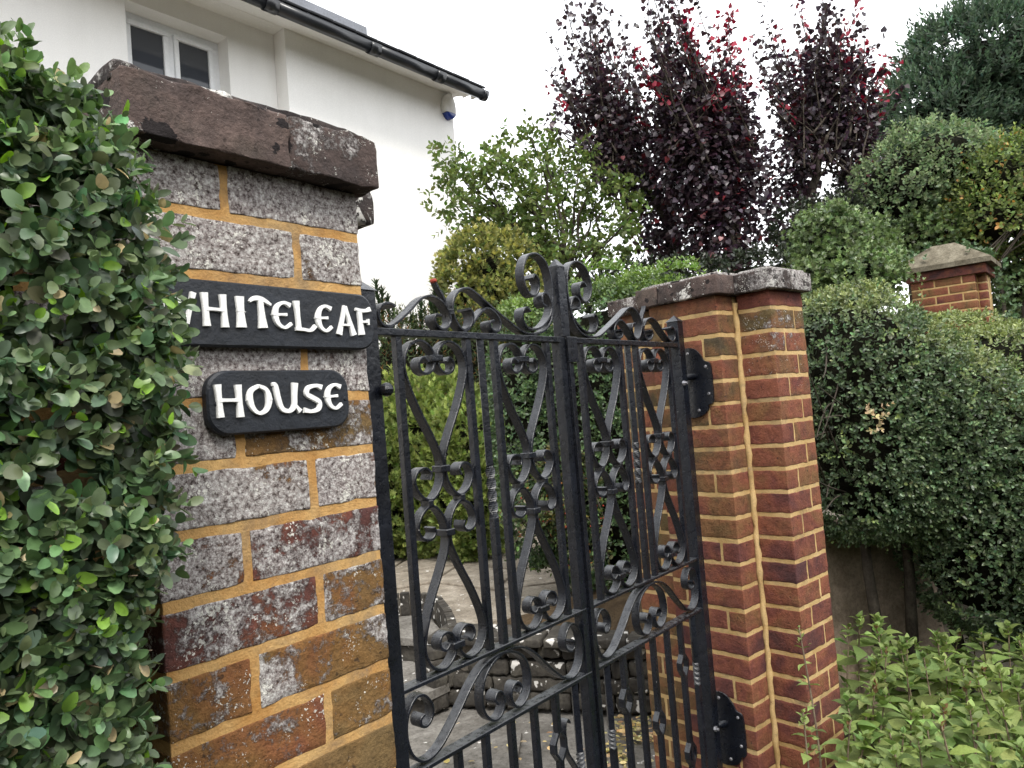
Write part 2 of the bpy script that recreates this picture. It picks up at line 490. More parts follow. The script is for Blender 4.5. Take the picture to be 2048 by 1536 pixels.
# ------------------------------------------------------------------ foliage
def leaf_shape(kind):
    if kind == 'oval':       # box leaf, folded along the midrib, 14 triangles
        v = [(0, 0, 0), (-.22, .2, .03), (.22, .2, .03), (0, .25, -.02), (-.31, .5, .06), (.31, .5, .06), (0, .52, -.03),
             (-.24, .8, .03), (.24, .8, .03), (0, .8, -.02), (-.08, .97, -.02), (.08, .97, -.02)]
        f = [(0, 3, 1), (0, 2, 3), (1, 3, 6), (1, 6, 4), (2, 6, 3), (2, 5, 6), (4, 6, 9), (4, 9, 7), (5, 9, 6), (5, 8, 9), (7, 9, 10), (8, 11, 9), (9, 11, 10)]
    elif kind == 'hex':
        v = [(0, 0, 0), (-.27, .3, .05), (.27, .3, .05), (-.25, .72, .04), (.25, .72, .04), (0, 1, -.03), (0, .5, -.03)]
        f = [(0, 6, 1), (0, 2, 6), (1, 6, 3), (2, 4, 6), (3, 6, 5), (4, 5, 6)]
    elif kind == 'kite':
        v = [(0, 0, 0), (-.3, .45, .06), (.3, .45, .06), (0, 1, -.02)]
        f = [(0, 3, 1), (0, 2, 3)]
    elif kind == 'heart':
        v = [(0, .05, 0), (-.38, 0, .03), (-.5, .4, .06), (0, 1, -.12), (.5, .4, .06), (.38, 0, .03), (0, .45, -.03)]
        f = [(0, 6, 1), (1, 6, 2), (2, 6, 3), (3, 6, 4), (4, 6, 5), (5, 6, 0)]
    elif kind == 'needle':
        v = [(-.09, 0, 0), (.09, 0, 0), (.06, .8, .02), (0, 1, 0), (-.06, .8, .02)]
        f = [(0, 1, 2), (0, 2, 4), (4, 2, 3)]
    elif kind == 'spray':
        v = [(0, 0, 0), (-.16, .22, 0), (-.42, .42, .05), (-.14, .45, .02), (-.30, .72, .05), (-.08, .66, .02), (0, 1, -.03),
             (.08, .66, .02), (.30, .72, .05), (.14, .45, .02), (.42, .42, .05), (.16, .22, 0)]
        f = [(0, 11, 1), (1, 3, 2), (1, 11, 9), (1, 9, 3), (11, 10, 9), (3, 5, 4), (3, 9, 7), (3, 7, 5), (9, 8, 7), (5, 7, 6)]
    elif kind == 'ivy':
        v = [(0, 0, 0), (-.45, .05, .04), (-.25, .3, 0), (-.5, .6, .06), (-.17, .6, 0), (0, 1, -.08), (.17, .6, 0), (.5, .6, .06), (.25, .3, 0), (.45, .05, .04), (0, .4, -.03)]
        f = [(0, 10, 1), (1, 10, 2), (2, 10, 3), (3, 10, 4), (4, 10, 5), (5, 10, 6), (6, 10, 7), (7, 10, 8), (8, 10, 9), (9, 10, 0)]
    elif kind == 'point':    # pointed serrated leaf
        v = [(0, 0, 0), (-.13, .12, .02), (.13, .12, .02), (0, .2, -.02), (-.28, .36, .06), (.28, .36, .06), (0, .4, -.02), (-.23, .58, .05), (.23, .58, .05),
             (0, .68, -.04), (-.10, .82, .0), (.10, .82, .0), (0, 1, -.12)]
        f = [(0, 3, 1), (0, 2, 3), (1, 3, 6), (1, 6, 4), (2, 6, 3), (2, 5, 6), (4, 6, 9), (4, 9, 7), (5, 9, 6), (5, 8, 9), (7, 9, 10), (8, 11, 9), (9, 12, 10), (9, 11, 12)]
    return np.array(v, float), f

def unit(a):
    return a / np.maximum(np.linalg.norm(a, axis=-1, keepdims=True), 1e-9)

def leaves_arrays(pos, dr, nr, size, wf=1.0):
    dr = unit(dr)
    x = unit(np.cross(dr, nr)); n = np.cross(x, dr)
    return pos, dr, x, n, size, wf

def leaf_mesh(name, kind, pos, dr, nr, size, col, wf=1.0, curl=None):
    tv, tf = leaf_shape(kind)
    pos, dr, x, n, size, wf = leaves_arrays(pos, dr, nr, size, wf)
    k, m_ = len(tv), len(pos)
    if np.isscalar(size): size = np.full(m_, size)
    if np.isscalar(wf): wf = np.full(m_, wf)
    zz = tv[None, :, 2, None]
    if curl is not None:
        zz = zz - (curl[:, None] * tv[None, :, 1] ** 2)[:, :, None]
    V = pos[:, None, :] + size[:, None, None] * (tv[None, :, 0, None] * wf[:, None, None] * x[:, None, :] + tv[None, :, 1, None] * dr[:, None, :] + zz * n[:, None, :])
    V = V.reshape(-1, 3)
    T = np.array(tf)
    F = (T[None] + (np.arange(m_) * k)[:, None, None]).reshape(-1, 3)
    return raw_mesh(name, V, F, np.repeat(col, k, axis=0))

def raw_mesh(name, V, F, C=None):
    me = bpy.data.meshes.new(name)
    me.vertices.add(len(V)); me.vertices.foreach_set('co', V.astype(np.float32).ravel())
    nf = len(F)
    me.loops.add(nf * 3); me.loops.foreach_set('vertex_index', F.astype(np.int32).ravel())
    me.polygons.add(nf)
    me.polygons.foreach_set('loop_start', np.arange(0, nf * 3, 3, dtype=np.int32))
    me.polygons.foreach_set('use_smooth', np.ones(nf, dtype=bool))
    me.update(calc_edges=True)
    if C is not None:
        a = me.color_attributes.new('Col', 'FLOAT_COLOR', 'POINT')
        c4 = np.ones((len(V), 4), np.float32); c4[:, :3] = C
        a.data.foreach_set('color', c4.ravel())
    return me

_right = unit(np.array([CF[1], -CF[0], 0.0])); _fwd = unit(np.array([CF[0], CF[1], 0.0])); _up = np.array([0, 0, 1.0])
BASIS = np.stack([_right, _fwd, _up])      # rows: sideways, away, up

def sample_blobs(blobs, n, amp=0.06, nscale=2.5, inset=0.12, cull=-0.3, seed=0, shell=None):
    """points with normals on the outside of overlapping rounded masses"""
    r = np.random.default_rng(seed + 11)
    w = np.array([(b[1][0] * b[1][2] + b[1][0] * b[1][1] + b[1][1] * b[1][2]) for b in blobs]); w = w / w.sum()
    PP, NN = [], []
    for b, wk in zip(blobs, w):
        c, rad, p_ = np.array(b[0], float), np.array(b[1], float), b[2]
        k = int(n * wk * 1.6) + 8
        v_ = unit(r.normal(size=(k, 3)))
        q = v_ / (np.abs(v_) ** p_).sum(1, keepdims=True) ** (1 / p_)
        nr = unit(np.sign(q) * np.abs(q) ** (p_ - 1) / rad)
        nz_ = np.array([noise.noise(Vector(tuple((q[i] * rad + c) * nscale))) + 0.5 * noise.noise(Vector(tuple((q[i] * rad + c) * nscale * 2.7))) for i in range(k)])
        sc_ = 1 + amp * nz_ - inset * r.random(k) ** 2
        loc = q * rad * sc_[:, None]
        wp = loc @ BASIS + c
        wn = nr @ BASIS
        keep = np.ones(k, bool)
        for b2 in blobs:
            if b2 is b: continue
            d = (wp - np.array(b2[0])) @ BASIS.T / np.array(b2[1])
            keep &= (np.abs(d) ** b2[2]).sum(1) ** (1 / b2[2]) > 0.86
        vd = unit(CAM - wp)
        keep &= (vd * wn).sum(1) > cull
        PP.append(wp[keep]); NN.append(wn[keep])
    return np.concatenate(PP), np.concatenate(NN)

def core_mesh(name, blobs, k=0.84):
    mb = MB()
    import itertools
    for c, rad, p_ in blobs:
        nu, nv = 20, 12
        vs = []
        for j in range(nv + 1):
            ph = -math.pi / 2 + math.pi * j / nv
            for i in range(nu):
                th = 2 * math.pi * i / nu
                q = np.array([math.cos(ph) * math.cos(th), math.cos(ph) * math.sin(th), math.sin(ph)])
                q = q / (np.abs(q) ** p_).sum() ** (1 / p_)
                wpt = (q * np.array(rad) * k) @ BASIS + np.array(c)
                wpt = wpt + 0.05 * min(rad) * noise.noise(Vector(tuple(wpt * 6)))
                vs.append(wpt)
        fs = [(j * nu + i, j * nu + (i + 1) % nu, (j + 1) * nu + (i + 1) % nu, (j + 1) * nu + i) for j in range(nv) for i in range(nu)]
        mb.add(vs, fs)
    return mb.mesh(name, True, False)

def shoots(pos, nrm, k, length, size, seed=0, up=0.5, jit=0.5, pairs=True, spread=1.0, tip=True, szvar=0.35, prog=0.35):
    """leafy shoots that start at pos and grow along the normal; returns leaf arrays and a 0..1 place along each shoot"""
    r = np.random.default_rng(seed + 5)
    n = len(pos)
    d = unit(nrm + np.array([0, 0, up]) + r.normal(size=(n, 3)) * jit)
    a = unit(np.cross(d, r.normal(size=(n, 3)))); b_ = np.cross(d, a)
    L = length * (0.6 + 0.8 * r.random(n))
    Pn, Dn, Nn, Sn, Tn = [], [], [], [], []
    for i in range(k):
        t_ = (i + 0.7) / k
        ang0 = (i * math.pi / 2 if pairs else i * 2.4) + 0.3 * r.normal(size=n)
        for sg in ((0, math.pi) if pairs else (0,)):
            ang = ang0 + sg
            side = np.cos(ang)[:, None] * a + np.sin(ang)[:, None] * b_
            ld = unit(side * spread * (1.15 - 0.6 * t_) + d * (0.35 + 0.8 * t_) + r.normal(size=(n, 3)) * 0.15)
            Pn.append(pos + d * (L * t_)[:, None]); Dn.append(ld)
            Nn.append(unit(np.cross(np.cross(ld, d), ld) + r.normal(size=(n, 3)) * 0.18))
            Sn.append(size * (1 - prog * t_) * (1 - szvar / 2 + szvar * r.random(n))); Tn.append(np.full(n, t_))
    return np.concatenate(Pn), np.concatenate(Dn), np.concatenate(Nn), np.concatenate(Sn), np.concatenate(Tn)

def leaf_cols(n, base, seed=0, var=0.35, hue=0.12, tip=None, tipw=None, odd=None, odd_share=0.0):
    r = np.random.default_rng(seed + 3)
    c = np.array(base)[None, :] * np.exp(r.normal(size=(n, 1)) * var * 0.6)
    c = c * np.exp(r.normal(size=(n, 3)) * hue * 0.5)
    if tip is not None:
        w = (tipw * r.random(n))[:, None]
        c = c * (1 - w) + np.array(tip)[None, :] * w
    if odd is not None:
        k = r.random(n) < odd_share
        c[k] = np.array(odd)[None, :] * np.exp(r.normal(size=(k.sum(), 1)) * 0.3)
    return np.clip(c, 0.002, 0.9)

def tube(mb, pts, radii, n=7):
    pts = [np.array(p, float) for p in pts]
    prev = None
    base = len(mb.v)
    vs, fs = [], []
    for i, p_ in enumerate(pts):
        d = pts[min(i + 1, len(pts) - 1)] - pts[max(i - 1, 0)]
        d = d / max(np.linalg.norm(d), 1e-9)
        if prev is None:
            a = np.cross(d, [0.3, 0.5, 0.8]); a = a / np.linalg.norm(a)
        else:
            a = prev - d * np.dot(prev, d); a = a / max(np.linalg.norm(a), 1e-9)
        prev = a
        b_ = np.cross(d, a)
        for k in range(n):
            th = 2 * math.pi * k / n
            vs.append(p_ + radii[i] * (math.cos(th) * a + math.sin(th) * b_))
    for i in range(len(pts) - 1):
        for k in range(n):
            fs.append((i * n + k, i * n + (k + 1) % n, (i + 1) * n + (k + 1) % n, (i + 1) * n + k))
    fs.append(tuple(range(n))[::-1]); fs.append(tuple(range((len(pts) - 1) * n, len(pts) * n)))
    mb.add(vs, fs)
# ------------------------------------------------------------------ ground, paving, terrace
GZ, PZ, TZ = -1.35, -1.30, -0.95       # street, lower paving, terrace
H = 0.075                              # brick course

def prism(name, poly, z0, z1, parent=None, mat=None, kind=None, label=None):
    mb = MB(); n = len(poly)
    v = [(x, y, z0) for x, y in poly] + [(x, y, z1) for x, y in poly]
    f = [tuple(range(n))[::-1], tuple(range(n, 2 * n))] + [(i, (i + 1) % n, n + (i + 1) % n, n + i) for i in range(n)]
    mb.add(v, f)
    return obj(name, mb.mesh(name), parent, mat, kind=kind, label=label)

mb = MB(); mb.add([(-300, -300, GZ), (300, -300, GZ), (300, 300, GZ), (-300, 300, GZ)], [(0, 1, 2, 3)])
obj('ground', mb.mesh('ground', fix=False), None, M['ground'], kind='structure')

RIM = [(0.9, 3.75), (1.55, 3.35), (2.0, 3.02), (2.30, 2.76), (2.41, 2.63), (2.39, 2.47), (2.26, 2.26), (2.07, 2.02), (1.93, 1.87)]
WALL = [(1.93, 1.87), (2.02, 1.60), (2.16, 1.25), (2.30, 0.95), (2.42, 0.62), (2.5, 0.35)]
terr_poly = RIM + WALL[1:] + [(12.0, 0.2), (16.0, 15.0), (-8.0, 15.0), (-8.0, 3.75)]
terr = prism('terrace', [(x + 0.03, y + 0.01) for x, y in RIM] + [(x + 0.06, y) for x, y in WALL[1:]] + terr_poly[-4:], GZ - 0.1, TZ - 0.018, None, M['slab'], 'structure')
low = prism('paving', [(-0.5, 0.45), (2.6, 0.45), (2.6, 4.0), (-6, 4.0), (-6, 0.6)], GZ - 0.05, PZ - 0.018, None, M['slab_low'], 'structure')

def inside(pt, poly):
    x, y = pt; c = False
    for i in range(len(poly)):
        x1, y1 = poly[i]; x2, y2 = poly[i - 1]
        if (y1 > y) != (y2 > y) and x < (x2 - x1) * (y - y1) / (y2 - y1) + x1: c = not c
    return c

def slabs(parent, mat, z, x0, x1, y0, y1, sx, sy, test, seed, ang=0.0, name='paving_slab', cap=200):
    r = random.Random(seed)
    nx, ny = int((x1 - x0) / sx), int((y1 - y0) / sy)
    cx, cy = (x0 + x1) / 2, (y0 + y1) / 2
    ca, sa = math.cos(ang), math.sin(ang)
    V = {}
    for i in range(nx + 1):
        for j in range(ny + 1):
            x = x0 + i * sx - cx + (0.5 * sx if j % 2 else 0) + r.uniform(-.16, .16) * sx
            y = y0 + j * sy - cy + r.uniform(-.12, .12) * sy
            V[i, j] = (cx + x * ca - y * sa, cy + x * sa + y * ca)
    n = 0
    for j in range(ny):
        for i in range(nx):
            if n >= cap: return
            q = [V[i, j], V[i + 1, j], V[i + 1, j + 1], V[i, j + 1]]
            if not all(test(p_) for p_ in q): continue
            mx0 = sum(p_[0] for p_ in q) / 4; my0 = sum(p_[1] for p_ in q) / 4
            g = 1 - 0.014 / min(sx, sy) * 2
            q = [(mx0 + (a - mx0) * g, my0 + (b_ - my0) * g) for a, b_ in q]
            # extra corners so that the edges are uneven
            pts = []
            for k in range(4):
                a, b_ = q[k], q[(k + 1) % 4]
                for t_ in (0.04, 0.33, 0.66, 0.96):
                    pts.append((a[0] + (b_[0] - a[0]) * t_ + r.uniform(-.006, .006), a[1] + (b_[1] - a[1]) * t_ + r.uniform(-.006, .006)))
            zt = z + r.uniform(-.003, .003)
            mb = MB(); m_ = len(pts)
            top = [((a - mx0) * 0.985, (b_ - my0) * 0.985, 0) for a, b_ in pts]
            mid = [((a - mx0), (b_ - my0), -0.006) for a, b_ in pts]
            bot = [((a - mx0), (b_ - my0), -0.03) for a, b_ in pts]
            mb.add(top + mid + bot, [tuple(range(m_))] + [(k, (k + 1) % m_, m_ + (k + 1) % m_, m_ + k) for k in range(m_)] +
                   [(m_ + k, m_ + (k + 1) % m_, 2 * m_ + (k + 1) % m_, 2 * m_ + k) for k in range(m_)])
            o = obj(name, mb.mesh(name), parent, mat, (mx0, my0, zt))
            n += 1
slabs(terr, M['slab'], TZ, 1.9, 5.4, 0.9, 4.6, 0.62, 0.46, lambda p_: inside(p_, terr_poly), 3, 0.5, cap=60)
slabs(low, M['slab_low'], PZ, -0.2, 2.5, 0.5, 3.2, 0.5, 0.38, lambda p_: inside(p_, [(-.3, .5), (2.25, .5), (1.9, 1.4), (1.75, 1.8), (1.6, 1.95), (0.9, 2.9), (-.3, 2.9)]), 5, -0.35, cap=50)

# curved garden steps with an upright tile rim
steps = thing('garden_steps', 'curved stone garden steps with raised rim rising to the terrace behind the left gate leaf', 'steps', (1.95, 2.3, PZ))
prism('tread', [(0.9, 3.72), (0.9, 3.1), (1.55, 2.75), (1.98, 2.50), (2.05, 2.28), (2.0, 2.10), (1.93, 1.89), (2.06, 2.03), (2.25, 2.27), (2.38, 2.48), (2.40, 2.62), (2.29, 2.75), (2.0, 3.0), (1.5, 3.33)], -1.105, -1.065, steps, M['slab_low'])
prism('riser', [(0.93, 3.72), (0.93, 3.13), (1.57, 2.78), (2.0, 2.52), (2.07, 2.28), (2.03, 2.12), (2.1, 2.1), (2.25, 2.30), (2.37, 2.5), (2.37, 2.62), (2.27, 2.73), (2.0, 2.98), (1.5, 3.3)], PZ - 0.02, -1.106, steps, M['stone'])
prism('tread', [(0.7, 3.0), (0.7, 2.6), (1.2, 2.38), (1.62, 2.15), (1.74, 1.98), (1.76, 1.86), (1.9, 1.86), (1.99, 2.1), (2.04, 2.28), (1.97, 2.49), (1.54, 2.74), (0.9, 3.09)], -1.225, -1.185, steps, M['slab_low'])
prism('riser', [(0.73, 3.0), (0.73, 2.63), (1.22, 2.41), (1.64, 2.18), (1.77, 2.0), (1.79, 1.9), (1.9, 1.9), (1.99, 2.1), (2.04, 2.27), (1.97, 2.48), (1.54, 2.72), (0.93, 3.06)], PZ - 0.03, -1.226, steps, M['stone'])
pts = catmull([(x, y, 0) for x, y in RIM[1:]], 8)
cum = [0]
for a, b_ in zip(pts, pts[1:]): cum.append(cum[-1] + np.linalg.norm(b_ - a))
L = cum[-1]; nrim = int(L / 0.06)
for k in range(nrim):
    s0, s1 = L * k / nrim + 0.003, L * (k + 1) / nrim - 0.003
    def at_(s):
        i = max(0, min(len(pts) - 2, int(np.searchsorted(cum, s)) - 1)); t_ = (s - cum[i]) / (cum[i + 1] - cum[i])
        return pts[i] * (1 - t_) + pts[i + 1] * t_
    a, b_ = at_(s0), at_(s1); d = unit((b_ - a)[None])[0]; n_ = np.array([-d[1], d[0], 0])
    zt = TZ + 0.012 + random.uniform(-.004, .004)
    q = [a - n_ * .0, b_ - n_ * .0, b_ + n_ * .045, a + n_ * .045]
    c = sum(q) / 4
    mb = MB(); mb.add([(p_[0] - c[0], p_[1] - c[1], z) for z in (-0.13, 0) for p_ in q], [(0, 3, 2, 1), (4, 5, 6, 7), (0, 1, 5, 4), (1, 2, 6, 5), (2, 3, 7, 6), (3, 0, 4, 7)])
    obj('rim_tile', mb.mesh('rim_tile'), steps, M['stone'], (c[0], c[1], zt))

# dry stone retaining wall
rw = thing('retaining_wall', 'low dark retaining wall of rough stones with white lichen blotches seen through the gate bars', 'stone wall', (2.1, 1.4, PZ))
wp = [np.array([x, y, 0.0]) for x, y in WALL]; wp = [np.array([1.80, 1.90, 0])] + wp
cum = [0]
for a, b_ in zip(wp, wp[1:]): cum.append(cum[-1] + np.linalg.norm(b_ - a))
def wat(s):
    s = max(0, min(cum[-1] - 1e-6, s)); i = max(0, int(np.searchsorted(cum, s, side='right')) - 1); i = min(i, len(wp) - 2)
    t_ = (s - cum[i]) / (cum[i + 1] - cum[i]); d = unit((wp[i + 1] - wp[i])[None])[0]
    return wp[i] * (1 - t_) + wp[i + 1] * t_, d
r = random.Random(4)
z = PZ
hs = [0.085, 0.075, 0.08, 0.065]
variants = {}
for row, hh in enumerate(hs):
    s = r.uniform(-.06, 0)
    while s < cum[-1] - 0.04:
        l_ = r.uniform(0.08, 0.30)
        c, d = wat(s + l_ / 2)
        key = (round(l_ * 2, 1), row)
        if key not in variants:
            variants[key] = rough_box(key[0] / 2 + .03, 0.13, hh - 0.007, len(variants) + 1, 0.011, 0.028, 0.012, 26)
        n_ = np.array([-d[1], d[0], 0])
        o = obj('stone', variants[key], rw, M['stone'], (c[0] + n_[0] * -r.uniform(.0, .015) + 0.05, c[1] + n_[1] * 0.03, z + hh / 2 + r.uniform(-.006, .006)))
        o.scale = (l_ / (key[0] / 2 + .03) * 0.97, 1, 1)
        o.rotation_euler = (r.uniform(-.03, .03), r.uniform(-.04, .04), math.atan2(d[1], d[0]) + r.uniform(-.05, .05))
        s += l_
    z += hh
s = 0.05
while s < cum[-1] - 0.1:           # coping slabs
    l_ = r.uniform(0.28, 0.42); c, d = wat(s + l_ / 2)
    o = obj('coping_stone', rough_box(l_ - 0.01, 0.24, 0.042, int(s * 100), 0.004, 0.04, 0.008, 14), rw, M['stone'], (c[0] + 0.04, c[1] + 0.02, TZ - 0.018))
    o.rotation_euler = (0, 0, math.atan2(d[1], d[0])); s += l_
obj('wall_core', (lambda mb: (mb.add([(x + dx, y, z) for z in (GZ, TZ - .05) for x, y in WALL for dx in (0.06, 0.2)],
    [f for i in range(5) for f in ((2*i, 2*i+1, 2*i+3, 2*i+2), (12+2*i, 12+2*i+2, 12+2*i+3, 12+2*i+1), (2*i, 2*i+2, 12+2*i+2, 12+2*i), (2*i+1, 12+2*i+1, 12+2*i+3, 2*i+3))]), mb.mesh('wall_core'))[1])(MB()), rw, M['core'])

mb = MB()                          # soil bed behind the wall
nx, ny = 26, 16
vs = []
for j in range(ny + 1):
    for i in range(nx + 1):
        x = 2.28 + 1.3 * i / nx; y = 0.5 + 1.15 * j / ny - 0.3 * (i / nx - .5)
        e = min(i, nx - i, j, ny - j) / 4; e = min(1, e)
        vs.append((x - 0.10 * (y - 1.0), y, TZ - 0.02 + 0.11 * e + 0.02 * noise.noise(Vector((x * 9, y * 9, 0)))))
mb.add(vs, [(j * (nx + 1) + i, j * (nx + 1) + i + 1, (j + 1) * (nx + 1) + i + 1, (j + 1) * (nx + 1) + i) for j in range(ny) for i in range(nx)])
obj('soil_bed', mb.mesh('soil_bed', True, False), None, M['soil'], kind='structure')

# fallen leaves on the lower paving
r_ = np.random.default_rng(8)
n = 260
px = np.concatenate([r_.uniform(1222, 1312, 150), r_.uniform(1205, 1260, 60), r_.uniform(880, 1400, 50)])
py = np.concatenate([r_.uniform(1432, 1490, 150), r_.uniform(1490, 1536, 60), r_.uniform(1435, 1530, 50)])
pos = []
for x, y in zip(px, py):
    d = CF + CR * ((x - 1024) / FOC) - CU * ((y - 768) / FOC); tt = (PZ + 0.004 - CAM[2]) / d[2]; pos.append(CAM + d * tt)
pos = np.array(pos) + np.array([0, 0, 1]) * r_.uniform(0, .012, n)[:, None]
dr = unit(np.concatenate([r_.normal(size=(n, 2)), np.zeros((n, 1))], 1)); nr = unit(np.array([0, 0, 1.0]) + r_.normal(size=(n, 3)) * .3)
o = obj('fallen_leaves', leaf_mesh('fallen_leaves', 'hex', pos, dr, nr, r_.uniform(.018, .035, n), leaf_cols(n, (0.52, 0.40, 0.19), 1, 0.7, 0.2)), None, M['leaf_matt'], kind='stuff')
tag(o, 'pale golden fallen leaves scattered on the lower paving beyond the right gate leaf', 'fallen leaves')

# ------------------------------------------------------------------ house
house = thing('white_house', 'white rendered house with black gutter and dark window behind the left gate pier', 'house', (1.0, 5.0, TZ))
WY, WY2 = 4.0, 4.15
mb = MB(); mb.box(2.705, 4.585, WY, WY + 5, TZ - .05, 3.29, 0.0)
obj('wall', mb.mesh('wall'), house, M['render'])
wx0, wx1, wz0, wz1 = 1.555, 2.30, 1.95, 3.13
mb = MB()
mb.box(-5, wx0, WY2, WY2 + .3, TZ - .05, 3.29); mb.box(wx1, 2.703, WY2, WY2 + .3, TZ - .05, 3.29)
mb.box(wx0, wx1, WY2, WY2 + .3, wz1, 3.29); mb.box(wx0, wx1, WY2, WY2 + .3, TZ - .05, wz0)
mb.box(-5, 2.703, WY2 + .5, WY2 + .55, TZ - .05, 3.29)
obj('wall', mb.mesh('wall'), house, M['render'])
win = obj('window', (lambda mb: (mb.box(wx0, wx1, WY2 + .14, WY2 + .19, wz1 - .05, wz1), mb.box(wx0, wx0 + .05, WY2 + .142, WY2 + .19, wz0, wz1 - .05),
      mb.box(wx1 - .05, wx1, WY2 + .142, WY2 + .19, wz0, wz1 - .05), mb.box(wx0 + .05, wx1 - .05, WY2 + .142, WY2 + .19, wz0, wz0 + .05),
      mb.box((wx0 + wx1) / 2 - .02, (wx0 + wx1) / 2 + .02, WY2 + .144, WY2 + .19, wz0 + .05, wz1 - .05), mb.mesh('window'))[-1])(MB()), house, M['frame'])
for a, b_ in ((wx0 + .052, (wx0 + wx1) / 2 - .022), ((wx0 + wx1) / 2 + .022, wx1 - .052)):
    mb = MB(); fw = .035
    mb.box(a, b_, WY2 + .125, WY2 + .16, wz1 - .052 - fw, wz1 - .052, .004); mb.box(a, a + fw, WY2 + .127, WY2 + .16, wz0 + .06, wz1 - .053 - fw, .004)
    mb.box(b_ - fw, b_, WY2 + .127, WY2 + .16, wz0 + .06, wz1 - .053 - fw, .004)
    obj('frame', mb.mesh('frame'), win, M['frame'])
    mb = MB(); mb.box(a + fw, b_ - fw, WY2 + .145, WY2 + .15, wz0 + .06, wz1 - .053 - fw)
    obj('pane', mb.mesh('pane'), win, M['glass'])
mb = MB()
v = [(-5, 3.70, 3.20), (4.64, 3.70, 3.20), (4.64, 4.0, 3.285), (-5, 4.0, 3.285)]
mb.add([(x, y, z) for x, y, z in v] + [(x, y, z + .02) for x, y, z in v], [(0, 3, 2, 1), (4, 5, 6, 7), (0, 1, 5, 4), (1, 2, 6, 5), (2, 3, 7, 6), (3, 0, 4, 7)])
v = [(-5, 4.0, 3.283), (2.703, 4.0, 3.283), (2.703, 4.15, 3.283), (-5, 4.15, 3.283)]
mb.add([(x, y, z) for x, y, z in v] + [(x, y, z + .02) for x, y, z in v], [(0, 3, 2, 1), (4, 5, 6, 7), (0, 1, 5, 4), (1, 2, 6, 5), (2, 3, 7, 6), (3, 0, 4, 7)])
mb.box(4.585, 4.64, 4.0, 9, 3.283, 3.303)
obj('soffit', mb.mesh('soffit'), house, M['soffit'])
mb = MB()
for k in range(6):                # scalloped barge end
    mb.box(4.64, 4.66, 3.70 + k * .11, 3.80 + k * .11, 3.19 + k * .075 - .02 * (k % 2), 3.30 + k * .075, .004)
obj('bargeboard', mb.mesh('bargeboard'), house, M['soffit'])
mb = MB()                         # half round gutter in lengths with sockets
secs = []
prof = [(math.cos(a), math.sin(a)) for a in np.linspace(math.pi, 2 * math.pi, 9)]
def gutter(x0, x1, rad, zc=3.205, yc=3.645):
    vs, n = [], len(prof)
    for x in (x0, x1):
        for rr in (rad, rad - .005):
            vs += [(x, yc + rr * c, zc + rr * 1.35 * s_) for c, s_ in prof]
    f = []
    for k in range(n - 1):
        f += [(k, k + 1, 2 * n + k + 1, 2 * n + k), (n + k + 1, n + k, 3 * n + k, 3 * n + k + 1), (k, n + k, n + k + 1, k + 1), (2 * n + k + 1, 3 * n + k + 1, 3 * n + k, 2 * n + k)]
    f += [(0, 2 * n, 3 * n, n), (n - 1, 2 * n - 1, 4 * n - 1, 3 * n - 1)]
    mb.add(vs, f)
xs = [-5, -3.2, -1.2, 0.8, 2.35, 3.30, 4.05, 4.67]
for a, b_ in zip(xs, xs[1:]):
    gutter(a, b_, .052)
    gutter(b_ - .05, b_ + (.05 if b_ < 4.6 else 0.003), .058)
gu = obj('gutter', mb.mesh('gutter', True), house, M['black'])
mb = MB(); mb.box(-5, 4.63, 3.694, 3.699, 3.19, 3.27)
obj('fascia', mb.mesh('fascia'), house, M['black'])
rf = MB()
rf.add([(-5, 3.66, 3.235), (4.69, 3.66, 3.235), (4.69, 8, 5.7), (-5, 8, 5.7), (-5, 3.66, 3.26), (4.69, 3.66, 3.26), (4.69, 8, 5.73), (-5, 8, 5.73)],
       [(0, 3, 2, 1), (4, 5, 6, 7), (0, 1, 5, 4), (1, 2, 6, 5), (2, 3, 7, 6), (3, 0, 4, 7)])
roof = obj('roof', rf.mesh('roof'), house, M['slate'])
tm = MB(); tm.box(-.105, .105, -.17, .17, -.008, .01, .003); tme = tm.mesh('roof_tile')
for row in range(3):
    for k in range(34):
        x = 4.58 - k * .222 - (.11 if row % 2 else 0)
        o = obj('roof_tile', tme, roof, M['slate'], (x, 3.79 + row * .22, 3.348 + row * .128 + random.uniform(-.003, .003)))
        o.rotation_euler = (math.radians(29.6), random.uniform(-.01, .01), 0)
mb = MB(); mb.box(-5, 3.30, 3.70, 3.74, 3.30, 3.385, .004); mb.box(-5, 3.303, 3.735, 4.2, 3.375, 3.40, .003)
obj('flashing', mb.mesh('flashing'), house, M['lead'], label='pale grey lead edge strip above the black gutter')

# alarm box
ab = thing('alarm_box', 'small white and blue oval alarm box under the end of the house eaves', 'alarm box', (4.50, 3.97, 3.12))
def lozenge(mb, cx, cz, rx, rz, y0, y1, zlo, zhi, n=20):
    ring = []
    for k in range(n):
        a = 2 * math.pi * k / n
        ring.append((cx + rx * math.cos(a) * (1 - .12 * math.sin(a)), max(zlo, min(zhi, cz + rz * math.sin(a)))))
    v = [(x, y1, z) for x, z in ring] + [(x, y0 + .012, z) for x, z in ring] + [(cx + (x - cx) * .8, y0, min(zhi, max(zlo, cz + (z - cz) * .85))) for x, z in ring]
    mb.add(v, [tuple(range(n)), tuple(range(2 * n, 3 * n))[::-1]] + [(k, (k + 1) % n, n + (k + 1) % n, n + k) for k in range(n)] + [(n + k, n + (k + 1) % n, 2 * n + (k + 1) % n, 2 * n + k) for k in range(n)])
mb = MB(); lozenge(mb, 4.50, 3.135, .075, .125, 3.93, 3.998, 3.062, 4)
obj('cover', mb.mesh('cover', True), ab, M['letter'])
mb = MB(); lozenge(mb, 4.50, 3.135, .073, .125, 3.928, 3.998, 2, 3.06)
obj('strobe', mb.mesh('strobe', True), ab, M['blue'])

